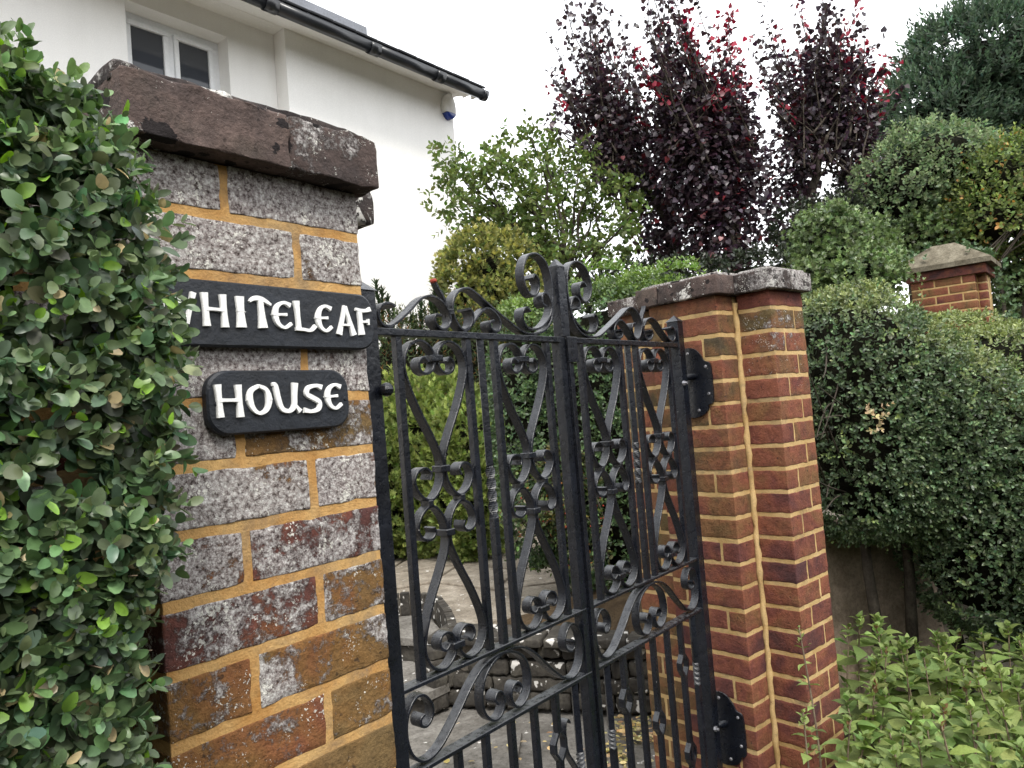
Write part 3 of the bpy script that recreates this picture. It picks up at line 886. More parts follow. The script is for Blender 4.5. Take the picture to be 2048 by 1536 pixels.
# the house was drawn on a small grid; set it to its real size and place beyond the garden
HK, HO = 1.6, Vector((0.4074, 0.4942, -0.0634))
done = set()
for root in (house, ab):
    rb = Vector(root['_base'][:])
    nb = rb * HK + HO
    for o in list(root.children_recursive):
        if o.data and o.data.name not in done:
            done.add(o.data.name)
            off = HO if Vector(o['_base'][:]).length < 1e-6 else Vector((0, 0, 0))
            o.data.transform(Matrix.Translation(off) @ Matrix.Scale(HK, 4))
        if Vector(o['_base'][:]).length > 1e-6:       # tiles sit on their own origin
            o.location = Vector(o['_base'][:]) * HK + HO
        elif o.parent == root:
            o.location = -nb
        else:
            o.location = (0, 0, 0)
    root.location = nb

# ------------------------------------------------------------------ brick piers
class Frame2:
    def __init__(s, ox, oy, ang): s.ox, s.oy, s.a = ox, oy, ang; s.c, s.s = math.cos(ang), math.sin(ang)
    def w(s, g, d, z): return (s.ox + g * s.c - d * s.s, s.oy + g * s.s + d * s.c, z)

_bm = {}
def brick_mesh(dx, dy, dz, amp, cell, rnd, nvar=5):
    key = (round(dx, 3), round(dy, 3), round(dz, 3), amp)
    if key not in _bm:
        _bm[key] = [rough_box(dx, dy, dz, 3 + k * 7 + len(_bm), amp, cell, rnd) for k in range(nvar)]
    return random.choice(_bm[key])

def lay(parent, fr, g0, g1, d0, d1, z0, z1, mat, color, amp=.0015, cell=.02, rnd=.004, name='brick', label=None):
    me = brick_mesh(g1 - g0, d1 - d0, z1 - z0, amp, cell, rnd)
    o = obj(name, me, parent, None, fr.w((g0 + g1) / 2, (d0 + d1) / 2, (z0 + z1) / 2))
    if not me.materials: me.materials.append(mat)
    o.rotation_euler = (0, 0, fr.a)
    o.color = (*color, 1)
    if label: o['label'] = label
    return o

def mortar_block(mb, fr, g0, g1, d0, d1, z0, z1, cell=.03, amp=.0012, seed=0):
    me = rough_box(g1 - g0, d1 - d0, z1 - z0, seed + 50, amp, cell, .001, 30, 70)
    vs = [fr.w(v.co.x + (g0 + g1) / 2, v.co.y + (d0 + d1) / 2, v.co.z + (z0 + z1) / 2) for v in me.vertices]
    mb.add(vs, [tuple(p_.vertices) for p_ in me.polygons])
    bpy.data.meshes.remove(me)

J = .0062                           # half a joint
K0, K1 = -18, 4

# ---- left pier
fl = Frame2(0, 0, 0)
lp = thing('gate_pier', 'lichen covered brick gate pier with thick yellow mortar carrying the black name plates', 'gate pier', (-.16, .2, GZ), 'brick gate piers')
WLP = .3085
r = random.Random(21)
for k in range(K0, K1 + 2):
    z0, z1 = k * H + J, (k + 1) * H - J
    if k == K1 + 1: z1 = .440
    lich = max(0.0, min(1.0, 0.66 + 0.125 * (k + 2)))       # lichen thins out towards the ground
    # joint pattern as in the photo: upper bed of course k is joint k+1
    hdr = ((k + 1) % 2 == 0)
    cuts = [(-WLP, -.2095), (-.1980, 0)] if hdr else [(-WLP, -.1105), (-.0990, 0)]
    for n_, (a, b_) in enumerate(cuts):
        tone = r.uniform(.25, .85) if k > -3 else r.uniform(.48, .95)
        lc = lich * r.uniform(.75, 1.12)
        if k == 1 and n_ == 1: tone, lc = .8, .6
        if k == -1: lc *= .95
        lay(lp, fl, a, b_, 0, .122, z0 + r.uniform(-.0006, .0006), z1 + r.uniform(-.0006, .0006), M['brick_old'], (min(lc, 1.1), tone, r.uniform(.1, .6) if k > 0 else r.uniform(0, .3)), .0020, .009, .0016)
    for side in (0, 1):             # the wider rear body, seen only at its edges
        g0, g1 = ((.008, .107), (-.435, -.335))[side]
        ds = [(.135, .24), (.25, .405)] if k % 2 else [(.135, .35), (.36, .405)]
        for a, b_ in ds:
            lay(lp, fl, g0, g1, a, b_, z0, min(z1, .427), M['brick_old'], (lich * .7, r.uniform(.2, .8), .3), .0015, .03, .004)
mb = MB()
mortar_block(mb, fl, -WLP + .001, -.001, .0010, .12, GZ, .4395, .011, .0006, 1)
mortar_block(mb, fl, -.433, .1055, .1365, .403, GZ, .4395, .05, .001, 2)
obj('mortar', mb.mesh('mortar', True, False), lp, M['mortar'], kind=None)
# cap course
def cap_piece(parent, fr, g0, g1, d0, d1, z0, z1, color, seed, amp=.004, cell=.012, rnd=.009, mat='cap'):
    me = rough_box(g1 - g0, d1 - d0, z1 - z0, seed, amp, cell, rnd, 28, 24)
    me.materials.append(M[mat])
    o = obj('cap_brick', me, parent, None, fr.w((g0 + g1) / 2, (d0 + d1) / 2, (z0 + z1) / 2))
    o.rotation_euler = (0, 0, fr.a); o.color = (*color, 1)
    return o
cap_piece(lp, fl, -.334, -.128, -.034, .12, .4420, .512, (.22, .74, .45), 61, .0042, .011, .0018)
cap_piece(lp, fl, -.1275, .017, -.0335, .12, .4422, .5115, (.48, .45, .6), 62, .0048, .011, .0018)
cap_piece(lp, fl, .020, .133, .112, .27, .439, .502, (.4, .35, .5), 63, cell=.02)
cap_piece(lp, fl, .020, .131, .272, .43, .439, .502, (.4, .35, .5), 64, cell=.03)
cap_piece(lp, fl, -.46, -.352, .112, .43, .439, .502, (.1, .35, .8), 65, cell=.03)
cap_piece(lp, fl, -.350, .018, .122, .43, .439, .502, (.4, .35, .5), 66, cell=.03)
cap_piece(lp, fl, -.335, .008, -.020, .40, .502, .524, (.38, .2, .8), 67, .005, .012, .006)

# ---- right pier
rp_ = Frame2(1.7054, .0352, -.1505)
rp = thing('gate_pier', 'clean red brick gate pier with stepped corners that carries the black hinge plates', 'gate pier', rp_.w(.1, .25, GZ), 'brick gate piers')
ZO = .013
MR = M['brick_red']
r = random.Random(33)
mb = MB()
for k in range(K0, K1 + 1):
    z0, z1 = k * H + J * 1.05 + ZO, (k + 1) * H - J * 1.05 + ZO
    wob = [r.uniform(-.0012, .0012) for _ in range(8)]
    up_ = max(0, min(1, (k + 6) / 10))
    def colr(base=.5, l_=.0):
        return (l_, max(0.02, min(.98, base + r.uniform(-.22, .22))), r.uniform(0, .35) + .25 * up_)
    # front part, C and D faces
    dcut = .076 if k % 2 else .150
    lay(rp, rp_, 0, dcut - .004, 0, .121, z0, z1, M['brick_red'], colr(.30 + .35 * up_, .45 * up_ if k > 1 else .08), .0021, .013, .0018)
    lay(rp, rp_, dcut + .004, .2157, 0, .121, z0, z1, M['brick_red'], colr(.42 + .3 * up_, .40 * up_ if k > 0 else .1), .0021, .013, .0018)  # D face redder, its sunlit look put into the brick tone
    # A and B faces
    ds = [(.132, .345), (.354, .405)] if k % 3 else [(.132, .192), (.201, .405)]
    for a, b_ in ds:
        lay(rp, rp_, -.107, -.007, a, b_, z0 + wob[0], z1 + wob[1], M['brick_red'], colr(.38 + .42 * up_, .14 * up_), .0021, .013, .0018)
    lay(rp, rp_, .226, .322, .132, .405, z0, z1, M['brick_red'], colr(.6), .0018, .025, .0018)
    # set back rear part
    ds = [(.415, .48), (.49, .60)] if k % 2 else [(.415, .52), (.53, .60)]
    for a, b_ in ds:
        lay(rp, rp_, -.055, .04, a, b_, z0, z1, M['brick_red'], colr(.75), .0018, .025, .0018)
zt = .4005
lay(rp, rp_, 0, .2157, 0, .121, 5 * H + J + ZO, .4395 + .006, M['brick_red'], (.1, .3, .2), .0021, .013, .0018)
lay(rp, rp_, -.107, -.007, .132, .405, 5 * H + J + ZO, .4395 + .006, M['brick_red'], (.1, .7, .4), .0021, .013, .0018)
lay(rp, rp_, -.055, .04, .415, .60, 5 * H + J + ZO, .4395 + .006, M['brick_red'], (.1, .7, .4), .0018, .025, .0018)
mortar_block(mb, rp_, .0012, .2145, .0012, .119, GZ, .445, .02, .0006, 3)
mortar_block(mb, rp_, -.1058, .3210, .1332, .4040, GZ, .445, .025, .0006, 4)
mortar_block(mb, rp_, -.0538, .10, .409, .598, GZ, .445, .04, .001, 5)
obj('mortar', mb.mesh('mortar', True, False), rp, M['mortar2'])
mb = MB()                          # thick vertical fillet in the inner corner
pts = [rp_.w(-.003 + .0024 * math.sin(i * 1.7) + .0015 * math.sin(i * .37), .127 + .0015 * math.cos(i * 2.3), GZ + i * .03) for i in range(60)]
tube(mb, pts, [.0100 + .0022 * math.sin(i * 2.9) + .0012 * math.sin(i * 5.3) for i in range(60)], 8)
obj('corner_fillet', mb.mesh('corner_fillet', True), rp, M['mortar2'])
co = lambda g, l_=.3: (l_, g, r.uniform(.3, .8))
cz0, cz1 = .446, .510
cap_piece(rp, rp_, -.026, .108, -.026, .121, cz0, cz1, co(.25, .55), 71, .0028, .016, .0035)
cap_piece(rp, rp_, .110, .243, -.026, .121, cz0, cz1, co(.3, .7), 72, .0028, .016, .0035)
cap_piece(rp, rp_, -.134, -.028, .106, .205, cz0, cz1, co(.55, .35), 73, .0028, .016, .0035)
cap_piece(rp, rp_, -.134, -.028, .207, .345, cz0, cz1, co(.25, .35), 74, .0028, .016, .0035)
cap_piece(rp, rp_, -.134, -.028, .347, .438, cz0, cz1, co(.7, .15), 75, .0028, .016, .0035)
cap_piece(rp, rp_, -.082, .06, .44, .62, cz0 - .004, cz1 - .006, co(.5, .5), 76, .003, .02, .007)
cap_piece(rp, rp_, .245, .34, .106, .438, cz0, cz1, co(.3), 77, .003, .03, .007)
cap_piece(rp, rp_, -.026, .243, .123, .438, cz0, cz1 - .003, co(.3), 78, .003, .03, .007)
cap_piece(rp, rp_, -.118, .228, .11, .43, cz1 - .005, cz1 + .010, (.95, .2, .5), 79, .004, .03, .008)
cap_piece(rp, rp_, -.014, .23, -.014, .108, cz1 - .005, cz1 + .011, (.95, .2, .5), 80, .004, .03, .008)

# ---- far pier with a stone cap
fp = Frame2(6.82, .092, 0)
dp = thing('gate_pier', 'distant red brick pier with a sloping stone cap half hidden by ivy and hedge', 'gate pier', fp.w(.2, .3, GZ), 'brick gate piers')
mb = MB()
ZB = 1.005
for k in range(10):
    z1 = ZB - k * H - J; z0 = ZB - (k + 1) * H + J
    cuts = [(.0, .200), (.21, .41), (.42, .50)] if k % 2 else [(.0, .095), (.105, .305), (.315, .50)]
    for a, b_ in cuts:
        lay(dp, fp, 0, .10, a, b_, z0, z1, M['brick_red'], (0, r.uniform(.3, .8), r.uniform(0, .3)), .0015, .03, .004)
    lay(dp, fp, .11, .215, 0.0, .10, z0, z1, M['brick_red'], (0, r.uniform(.3, .7), .2), .0015, .03, .004)
    lay(dp, fp, .11, .20, -.07, -.005, z0, z1, M['brick_red'], (0, r.uniform(.3, .7), .2), .0015, .03, .004)
mortar_block(mb, fp, .003, .5, .003, .497, GZ, ZB, .1, .001, 6)
mortar_block(mb, fp, .113, .4, -.068, .01, GZ, ZB, .1, .001, 7)
obj('mortar', mb.mesh('mortar', True, False), dp, M['mortar2'])
mb = MB()
mb.add([fp.w(*q) for q in [(-.02, -.09, ZB), (.56, -.09, ZB), (.56, .53, ZB), (-.02, .53, ZB), (-.02, -.09, ZB + .08), (.56, -.09, ZB + .08), (.56, .53, ZB + .08), (-.02, .53, ZB + .08)]],
       [(0, 3, 2, 1), (4, 5, 6, 7), (0, 1, 5, 4), (1, 2, 6, 5), (2, 3, 7, 6), (3, 0, 4, 7)])
_o = obj('neck_course', mb.mesh('neck_course'), dp, M['brick_red']); _o.color = (.1, .3, .6, 1)
mb = MB()
a_, b2_, e_ = ZB + .082, ZB + .125, ZB + .33
mb.add([fp.w(*q) for q in [(-.06, -.14, a_), (.62, -.14, a_), (.62, .65, a_), (-.06, .65, a_), (-.06, -.14, b2_), (.62, -.14, b2_), (.62, .65, b2_), (-.06, .65, b2_), (.2, .15, e_), (.33, .15, e_), (.33, .34, e_), (.2, .34, e_)]],
       [(0, 3, 2, 1), (0, 1, 5, 4), (1, 2, 6, 5), (2, 3, 7, 6), (3, 0, 4, 7), (4, 5, 9, 8), (5, 6, 10, 9), (6, 7, 11, 10), (7, 4, 8, 11), (8, 9, 10, 11)])
obj('cap_stone', mb.mesh('cap_stone'), dp, M['capstone'])

# ------------------------------------------------------------------ name plates
def plate(name, label, x0, x1, z0, z1, rad, seed):
    t_ = thing(name, label, 'name plate', ((x0 + x1) / 2, -.012, (z0 + z1) / 2), 'black name plates on the pier')
    n = 8
    out = []
    for cx, cz, a0 in ((x1 - rad, z1 - rad, 0), (x0 + rad, z1 - rad, 90), (x0 + rad, z0 + rad, 180), (x1 - rad, z0 + rad, 270)):
        for i in range(n + 1):
            a = math.radians(a0 + 90 * i / n)
            out.append((cx + rad * math.cos(a), cz + rad * math.sin(a)))
    out = [(x + .0006 * noise.noise(Vector((x * 60, z * 60, seed))), z + .0006 * noise.noise(Vector((z * 60, x * 60, seed + 3)))) for x, z in out]
    mb = MB(); m_ = len(out)
    cx, cz = (x0 + x1) / 2, (z0 + z1) / 2
    def ring(y, k): return [(x - (k if x > cx else -k), y, z - (k if z > cz else -k)) for x, z in out]
    v = ring(-.0035, 0) + ring(-.0125, 0) + ring(-.0150, .0022)
    mb.add(v, [tuple(range(m_)), tuple(range(2 * m_, 3 * m_))[::-1]] + [(j * m_ + k, j * m_ + (k + 1) % m_, (j + 1) * m_ + (k + 1) % m_, (j + 1) * m_ + k) for j in (0, 1) for k in range(m_)])
    obj('plate', mb.mesh('plate'), t_, M['plate'])
    return t_

def stroke(mb, pts, wd, y0, y1, steps=5):
    """raised stroke through points (x, z) with widths wd"""
    if len(pts) > 2:
        q = catmull([(p_[0], p_[1], w) for p_, w in zip(pts, wd)], steps)
    else:
        q = [np.array((pts[0][0] + (pts[1][0] - pts[0][0]) * t_, pts[0][1] + (pts[1][1] - pts[0][1]) * t_,
              wd[0] + (wd[1] - wd[0]) * t_ - 0.26 * min(wd) * math.sin(math.pi * t_))) for t_ in np.linspace(0, 1, 6)]
    L_, R_, L2, R2 = [], [], [], []
    for i, p_ in enumerate(q):
        d = q[min(i + 1, len(q) - 1)][:2] - q[max(i - 1, 0)][:2]; d = d / max(np.linalg.norm(d), 1e-9)
        n_ = np.array([-d[1], d[0]]); w = p_[2] / 2
        L_.append(p_[:2] + n_ * w); R_.append(p_[:2] - n_ * w); L2.append(p_[:2] + n_ * w * .82); R2.append(p_[:2] - n_ * w * .82)
    m_ = len(q)
    v = [(a[0], y0, a[1]) for a in L_] + [(a[0], y0, a[1]) for a in R_] + [(a[0], y1, a[1]) for a in L2] + [(a[0], y1, a[1]) for a in R2] + \
        [(a[0], y1 + .0012, a[1]) for a in L_] + [(a[0], y1 + .0012, a[1]) for a in R_]
    f = []
    for k in range(m_ - 1):
        f += [(2 * m_ + k, 3 * m_ + k, 3 * m_ + k + 1, 2 * m_ + k + 1), (4 * m_ + k, 2 * m_ + k, 2 * m_ + k + 1, 4 * m_ + k + 1),
              (5 * m_ + k + 1, 3 * m_ + k + 1, 3 * m_ + k, 5 * m_ + k), (k, 4 * m_ + k, 4 * m_ + k + 1, k + 1), (m_ + k + 1, 5 * m_ + k + 1, 5 * m_ + k, m_ + k)]
    for k in (0, m_ - 1):
        f.append((k, 4 * m_ + k, 2 * m_ + k, 3 * m_ + k, 5 * m_ + k, m_ + k))
    mb.add(v, f)

# letters in a unit cell: list of (points, widths); a hand drawn uncial face with flared ends
GL = {
 'W': [([(0.02, 1), (.26, 0.02)], [.20, .16]), ([(.50, .9), (.26, .02)], [.17, .15]), ([(.50, .9), (.74, .02)], [.17, .15]), ([(1.0, 1), (.76, 0.02)], [.20, .16])],
 'H': [([(.13, 1.0), (.17, 0.0)], [.27, .26]), ([(.83, .98), (.87, -.02)], [.26, .27]), ([(.15, .52), (.85, .50)], [.15, .15])],
 'I': [([(.48, 1), (.52, 0)], [.72, .80]), ([(.5, .7), (.5, .3)], [.50, .52]), ([(.16, .52), (.86, .5)], [.06, .06])],
 'T': [([(.02, .86), (.25, .98), (.6, .97), (.98, .80)], [.07, .17, .18, .10]), ([(.52, .95), (.58, 0)], [.22, .36])],
 'E': [([(.96, .86), (.62, .95), (.30, .80), (.18, .50), (.30, .17), (.62, .04), (.96, .20)], [.20, .12, .17, .24, .18, .12, .13]), ([(.20, .50), (.74, .52)], [.13, .12]), ([(.0, .5), (.2, .5)], [.05, .12])],
 'L': [([(.16, 1), (.22, .06)], [.27, .20]), ([(.05, .07), (.40, .06), (.75, .04), (.98, .20)], [.12, .13, .13, .16])],
 'A': [([(.52, 1.0), (.16, 0.0)], [.17, .24]), ([(.50, .98), (.88, 0.0)], [.18, .26]), ([(.24, .34), (.74, .34)], [.12, .12])],
 'F': [([(.28, .92), (.36, 0)], [.24, .30]), ([(.06, .95), (.40, .90), (.75, .92), (.98, .98)], [.12, .15, .14, .20]), ([(.32, .48), (.80, .50)], [.13, .13]), ([(.80, .60), (.80, .38)], [.09, .09])],
 'O': [([(.50, .96), (.20, .80), (.12, .50), (.26, .18), (.52, .04), (.80, .18), (.90, .50), (.80, .82), (.50, .96)], [.13, .18, .24, .18, .13, .18, .24, .18, .13]), ([(-.02, .5), (.12, .5)], [.04, .1]), ([(.90, .5), (1.02, .5)], [.1, .04])],
 'U': [([(0.0, .96), (.12, .92), (.20, .5), (.32, .14), (.58, .05), (.78, .22), (.82, .6), (.86, 1.0)], [.10, .20, .21, .20, .15, .20, .21, .26]), ([(.80, .25), (.98, .02)], [.14, .22])],
 'S': [([(.96, .88), (.68, .95), (.30, .88), (.22, .66), (.50, .52), (.80, .36), (.74, .12), (.40, .04), (.04, .10)], [.22, .14, .17, .19, .20, .19, .17, .14, .20])],
}
def letters(parent, text, boxes):
    for i, (ch, (x0, x1, z0, z1)) in enumerate(zip(text, boxes)):
        mb = MB()
        wx, wz = x1 - x0, z1 - z0
        wob = random.Random(i * 7 + ord(ch))
        for j, (pts, wd) in enumerate(GL[ch]):
            k = wx * .62 + wz * .30 if ch != 'I' else wx
            k = .034 if ch != 'I' else .0158
            q = [(x0 + p_[0] * wx + wob.uniform(-.0003, .0003), z0 + p_[1] * wz) for p_ in pts]
            stroke(mb, q, [w * k * 1.04 for w in wd], -.0145, -.0190 - .00025 * j, 6)
        obj('letter', mb.mesh('letter'), parent, M['letter'])

p1 = plate('name_plate', 'long black plate with white raised letters reading WHITELEAF on the left pier', -.372, .0045, .2135, .2915, .024, 1)
letters(p1, 'WHITELEAF', [(-.300, -.2600, .2373, .2744), (-.2507, -.2185, .2365, .2755), (-.2095, -.1942, .2366, .2742), (-.1908, -.1605, .2370, .2737), (-.1606, -.1315, .2372, .2722),
     (-.1288, -.0961, .2349, .2741), (-.0963, -.0693, .2352, .2718), (-.0642, -.0302, .2325, .2722), (-.0304, -.0027, .2335, .2710)])
p2 = plate('name_plate', 'short black plate with white raised letters reading HOUSE below the longer plate', -.2500, -.0480, .1085, .1850, .026, 2)
letters(p2, 'HOUSE', [(-.2420, -.2061, .1299, .1685), (-.2018, -.1686, .1308, .1671), (-.1666, -.1284, .1313, .1685), (-.1237, -.0929, .1297, .1660), (-.0906, -.0624, .1321, .1666)])
for t_, x, z in ((p2, -.2395, .146), (p2, -.0555, .146), (p1, -.004, .252), (p1, -.36, .252)):
    mb = MB(); n = 10
    mb.add([(x + .0032 * math.cos(a), -.0148, z + .0032 * math.sin(a)) for a in np.linspace(0, 2 * math.pi, n, False)] + [(x + .002 * math.cos(a), -.0168, z + .002 * math.sin(a)) for a in np.linspace(0, 2 * math.pi, n, False)],
           [tuple(range(n, 2 * n))[::-1]] + [(k, (k + 1) % n, n + (k + 1) % n, n + k) for k in range(n)])
    obj('screw', mb.mesh('screw'), t_, M['plate'])
# ------------------------------------------------------------------ wrought iron gate
GX, GY = .2756, .3003               # leaf origin and front plane of the bars
def ribbon(mb, pts, th=.0055, wd=.024, y=None, fine=5, ends=(1.0, 1.0), taper=0.18):
    """flat bar set on edge that follows points (u, z); width lies along the depth and flares at curled ends"""
    q = catmull([(p_[0], p_[1], 0) for p_ in pts], fine)
    n = len(q); cum_ = [0]
    for a, b_ in zip(q, q[1:]): cum_.append(cum_[-1] + np.linalg.norm(b_ - a))
    yc = GY + .0125 if y is None else y
    vs = []
    for i, p_ in enumerate(q):
        d = q[min(i + 1, n - 1)] - q[max(i - 1, 0)]; d = d / max(np.linalg.norm(d), 1e-9)
        nn_ = np.array([-d[1], d[0]]) * th / 2
        s0, s1 = cum_[i], cum_[-1] - cum_[i]
        k = 1.0
        if s0 < .06: k = max(k, 1 + (ends[0] - 1) * (1 - s0 / .06))
        if s1 < .06: k = max(k, 1 + (ends[1] - 1) * (1 - s1 / .06))
        w = wd * k / 2
        b = .0010
        for a_, y_ in ((1, -w + b), (.7, -w), (-.7, -w), (-1, -w + b), (-1, w), (1, w)):
            vs.append((GX + p_[0] + nn_[0] * a_, yc + y_, p_[1] + nn_[1] * a_))
    f = [(i * 6 + k, i * 6 + (k + 1) % 6, (i + 1) * 6 + (k + 1) % 6, (i + 1) * 6 + k) for i in range(n - 1) for k in range(6)]
    f += [tuple(range(6))[::-1], tuple(range((n - 1) * 6, n * 6))]
    mb.add(vs, f)

def mir(mesh_mb, axis):
    mesh_mb.v = [(2 * (GX + axis) - x, y, z) for x, y, z in mesh_mb.v]
    mesh_mb.f = [tuple(reversed(f)) for f in mesh_mb.f]
    return mesh_mb

MID = -.0635
HEART = [(-.026, .232), (-.038, .241), (-.051, .231), (-.048, .214), (-.030, .207), (-.011, .217), (-.004, .240), (-.013, .262), (-.040, .2775), (-.073, .266), (-.091, .234),
         (-.086, .195), (-.060, .135), (-.030, .082), (-.007, .035), (-.0035, .004), (-.012, -.030), (-.040, -.057), (-.070, -.046), (-.086, -.018), (-.077, .004), (-.056, .010), (-.042, -.001), (-.046, -.014)]
CA = [(.050, .3445), (.036, .3500), (.018, .3450), (.009, .3270), (.018, .3080), (.040, .3045), (.066, .318), (.098, .341), (.128, .365), (.158, .3745), (.190, .366), (.211, .343),
      (.213, .320), (.196, .3045), (.176, .3070), (.163, .3220), (.168, .3340), (.182, .3330)]
CB = [(.268, .352), (.281, .350), (.287, .334), (.277, .312), (.258, .3040), (.238, .316), (.224, .345), (.232, .376), (.258, .397), (.290, .399), (.332, .377), (.372, .355), (.420, .330),
      (.468, .308), (.515, .3045), (.560, .316), (.590, .345), (.597, .380), (.586, .405), (.570, .4125), (.556, .402), (.556, .384), (.570, .378)]
CC = [(.262, .3055), (.284, .318), (.310, .342), (.340, .359), (.368, .350), (.384, .329), (.380, .310), (.362, .3045), (.346, .312), (.344, .325), (.356, .330)]
CD = [(.500, .360), (.488, .369), (.474, .360), (.472, .340), (.487, .321), (.515, .3160), (.552, .326), (.588, .356), (.603, .400), (.604, .450), (.588, .493), (.552, .5125), (.512, .502), (.489, .466),
      (.491, .430), (.510, .405), (.533, .404), (.548, .424), (.546, .446), (.530, .456), (.518, .445)]
CS = [(.214, .345), (.208, .366), (.198, .384), (.186, .400), (.180, .412)]
BAND = [(.050, -.472), (.040, -.478), (.042, -.492), (.058, -.497), (.074, -.485), (.076, -.462), (.056, -.437), (.032, -.436), (.012, -.458), (.004, -.492), (.012, -.532), (.034, -.557), (.060, -.563),
        (.092, -.552), (.125, -.527), (.155, -.500), (.195, -.462), (.235, -.436), (.285, -.425), (.335, -.433), (.372, -.457), (.388, -.492), (.386, -.528), (.368, -.553), (.345, -.561),
        (.326, -.550), (.318, -.528), (.326, -.508), (.342, -.504), (.352, -.517), (.343, -.528)]

def square(mb, u0, u1, z0, z1, dy=0.016, y0=None, bev=.0012):
    y0 = GY if y0 is None else y0
    mb.box(GX + u0, GX + u1, y0, y0 + dy, z0, z1, bev)

def twisted(mb, uc, z0, z1, ta, tb, half=.008, turns=2.25, y=None):
    yc = GY + .008 if y is None else y
    zs = [z0, ta] + list(np.linspace(ta, tb, 26)) + [tb, z1]
    vs = []
    for z_ in zs:
        t_ = min(1, max(0, (z_ - ta) / (tb - ta)))
        a = math.pi / 4 + t_ * turns * math.pi
        for k in range(4):
            vs.append((GX + uc + half * math.sqrt(2) * math.cos(a + k * math.pi / 2), yc + half * math.sqrt(2) * math.sin(a + k * math.pi / 2), z_))
    n = len(zs)
    mb.add(vs, [(i * 4 + k, i * 4 + (k + 1) % 4, (i + 1) * 4 + (k + 1) % 4, (i + 1) * 4 + k) for i in range(n - 1) for k in range(4)] + [(0, 1, 2, 3), tuple(range(4 * n - 4, 4 * n))])

def basket(mb, uc, zc, h=.034, w=.021):
    """the split, bellied diamond that breaks a plain bar"""
    for sg in (-1, 1):
        ring = []
        for (u, z_, hu) in ((sg * .004, h, .0042), (sg * w, .012, .0042), (sg * w, -.010, .0042), (sg * .004, -h, .0042)):
            ring.append((uc + u, zc + z_, hu))
        vs = []
        for u, z_, hu in ring:
            for a_, y_ in ((-1, 0), (1, 0), (1, .017), (-1, .017)):
                vs.append((GX + u + a_ * hu, GY - .0005 + y_, z_))
        mb.add(vs, [(i * 4 + k, i * 4 + (k + 1) % 4, (i + 1) * 4 + (k + 1) % 4, (i + 1) * 4 + k) for i in range(3) for k in range(4)] + [(3, 2, 1, 0), (12, 13, 14, 15)])

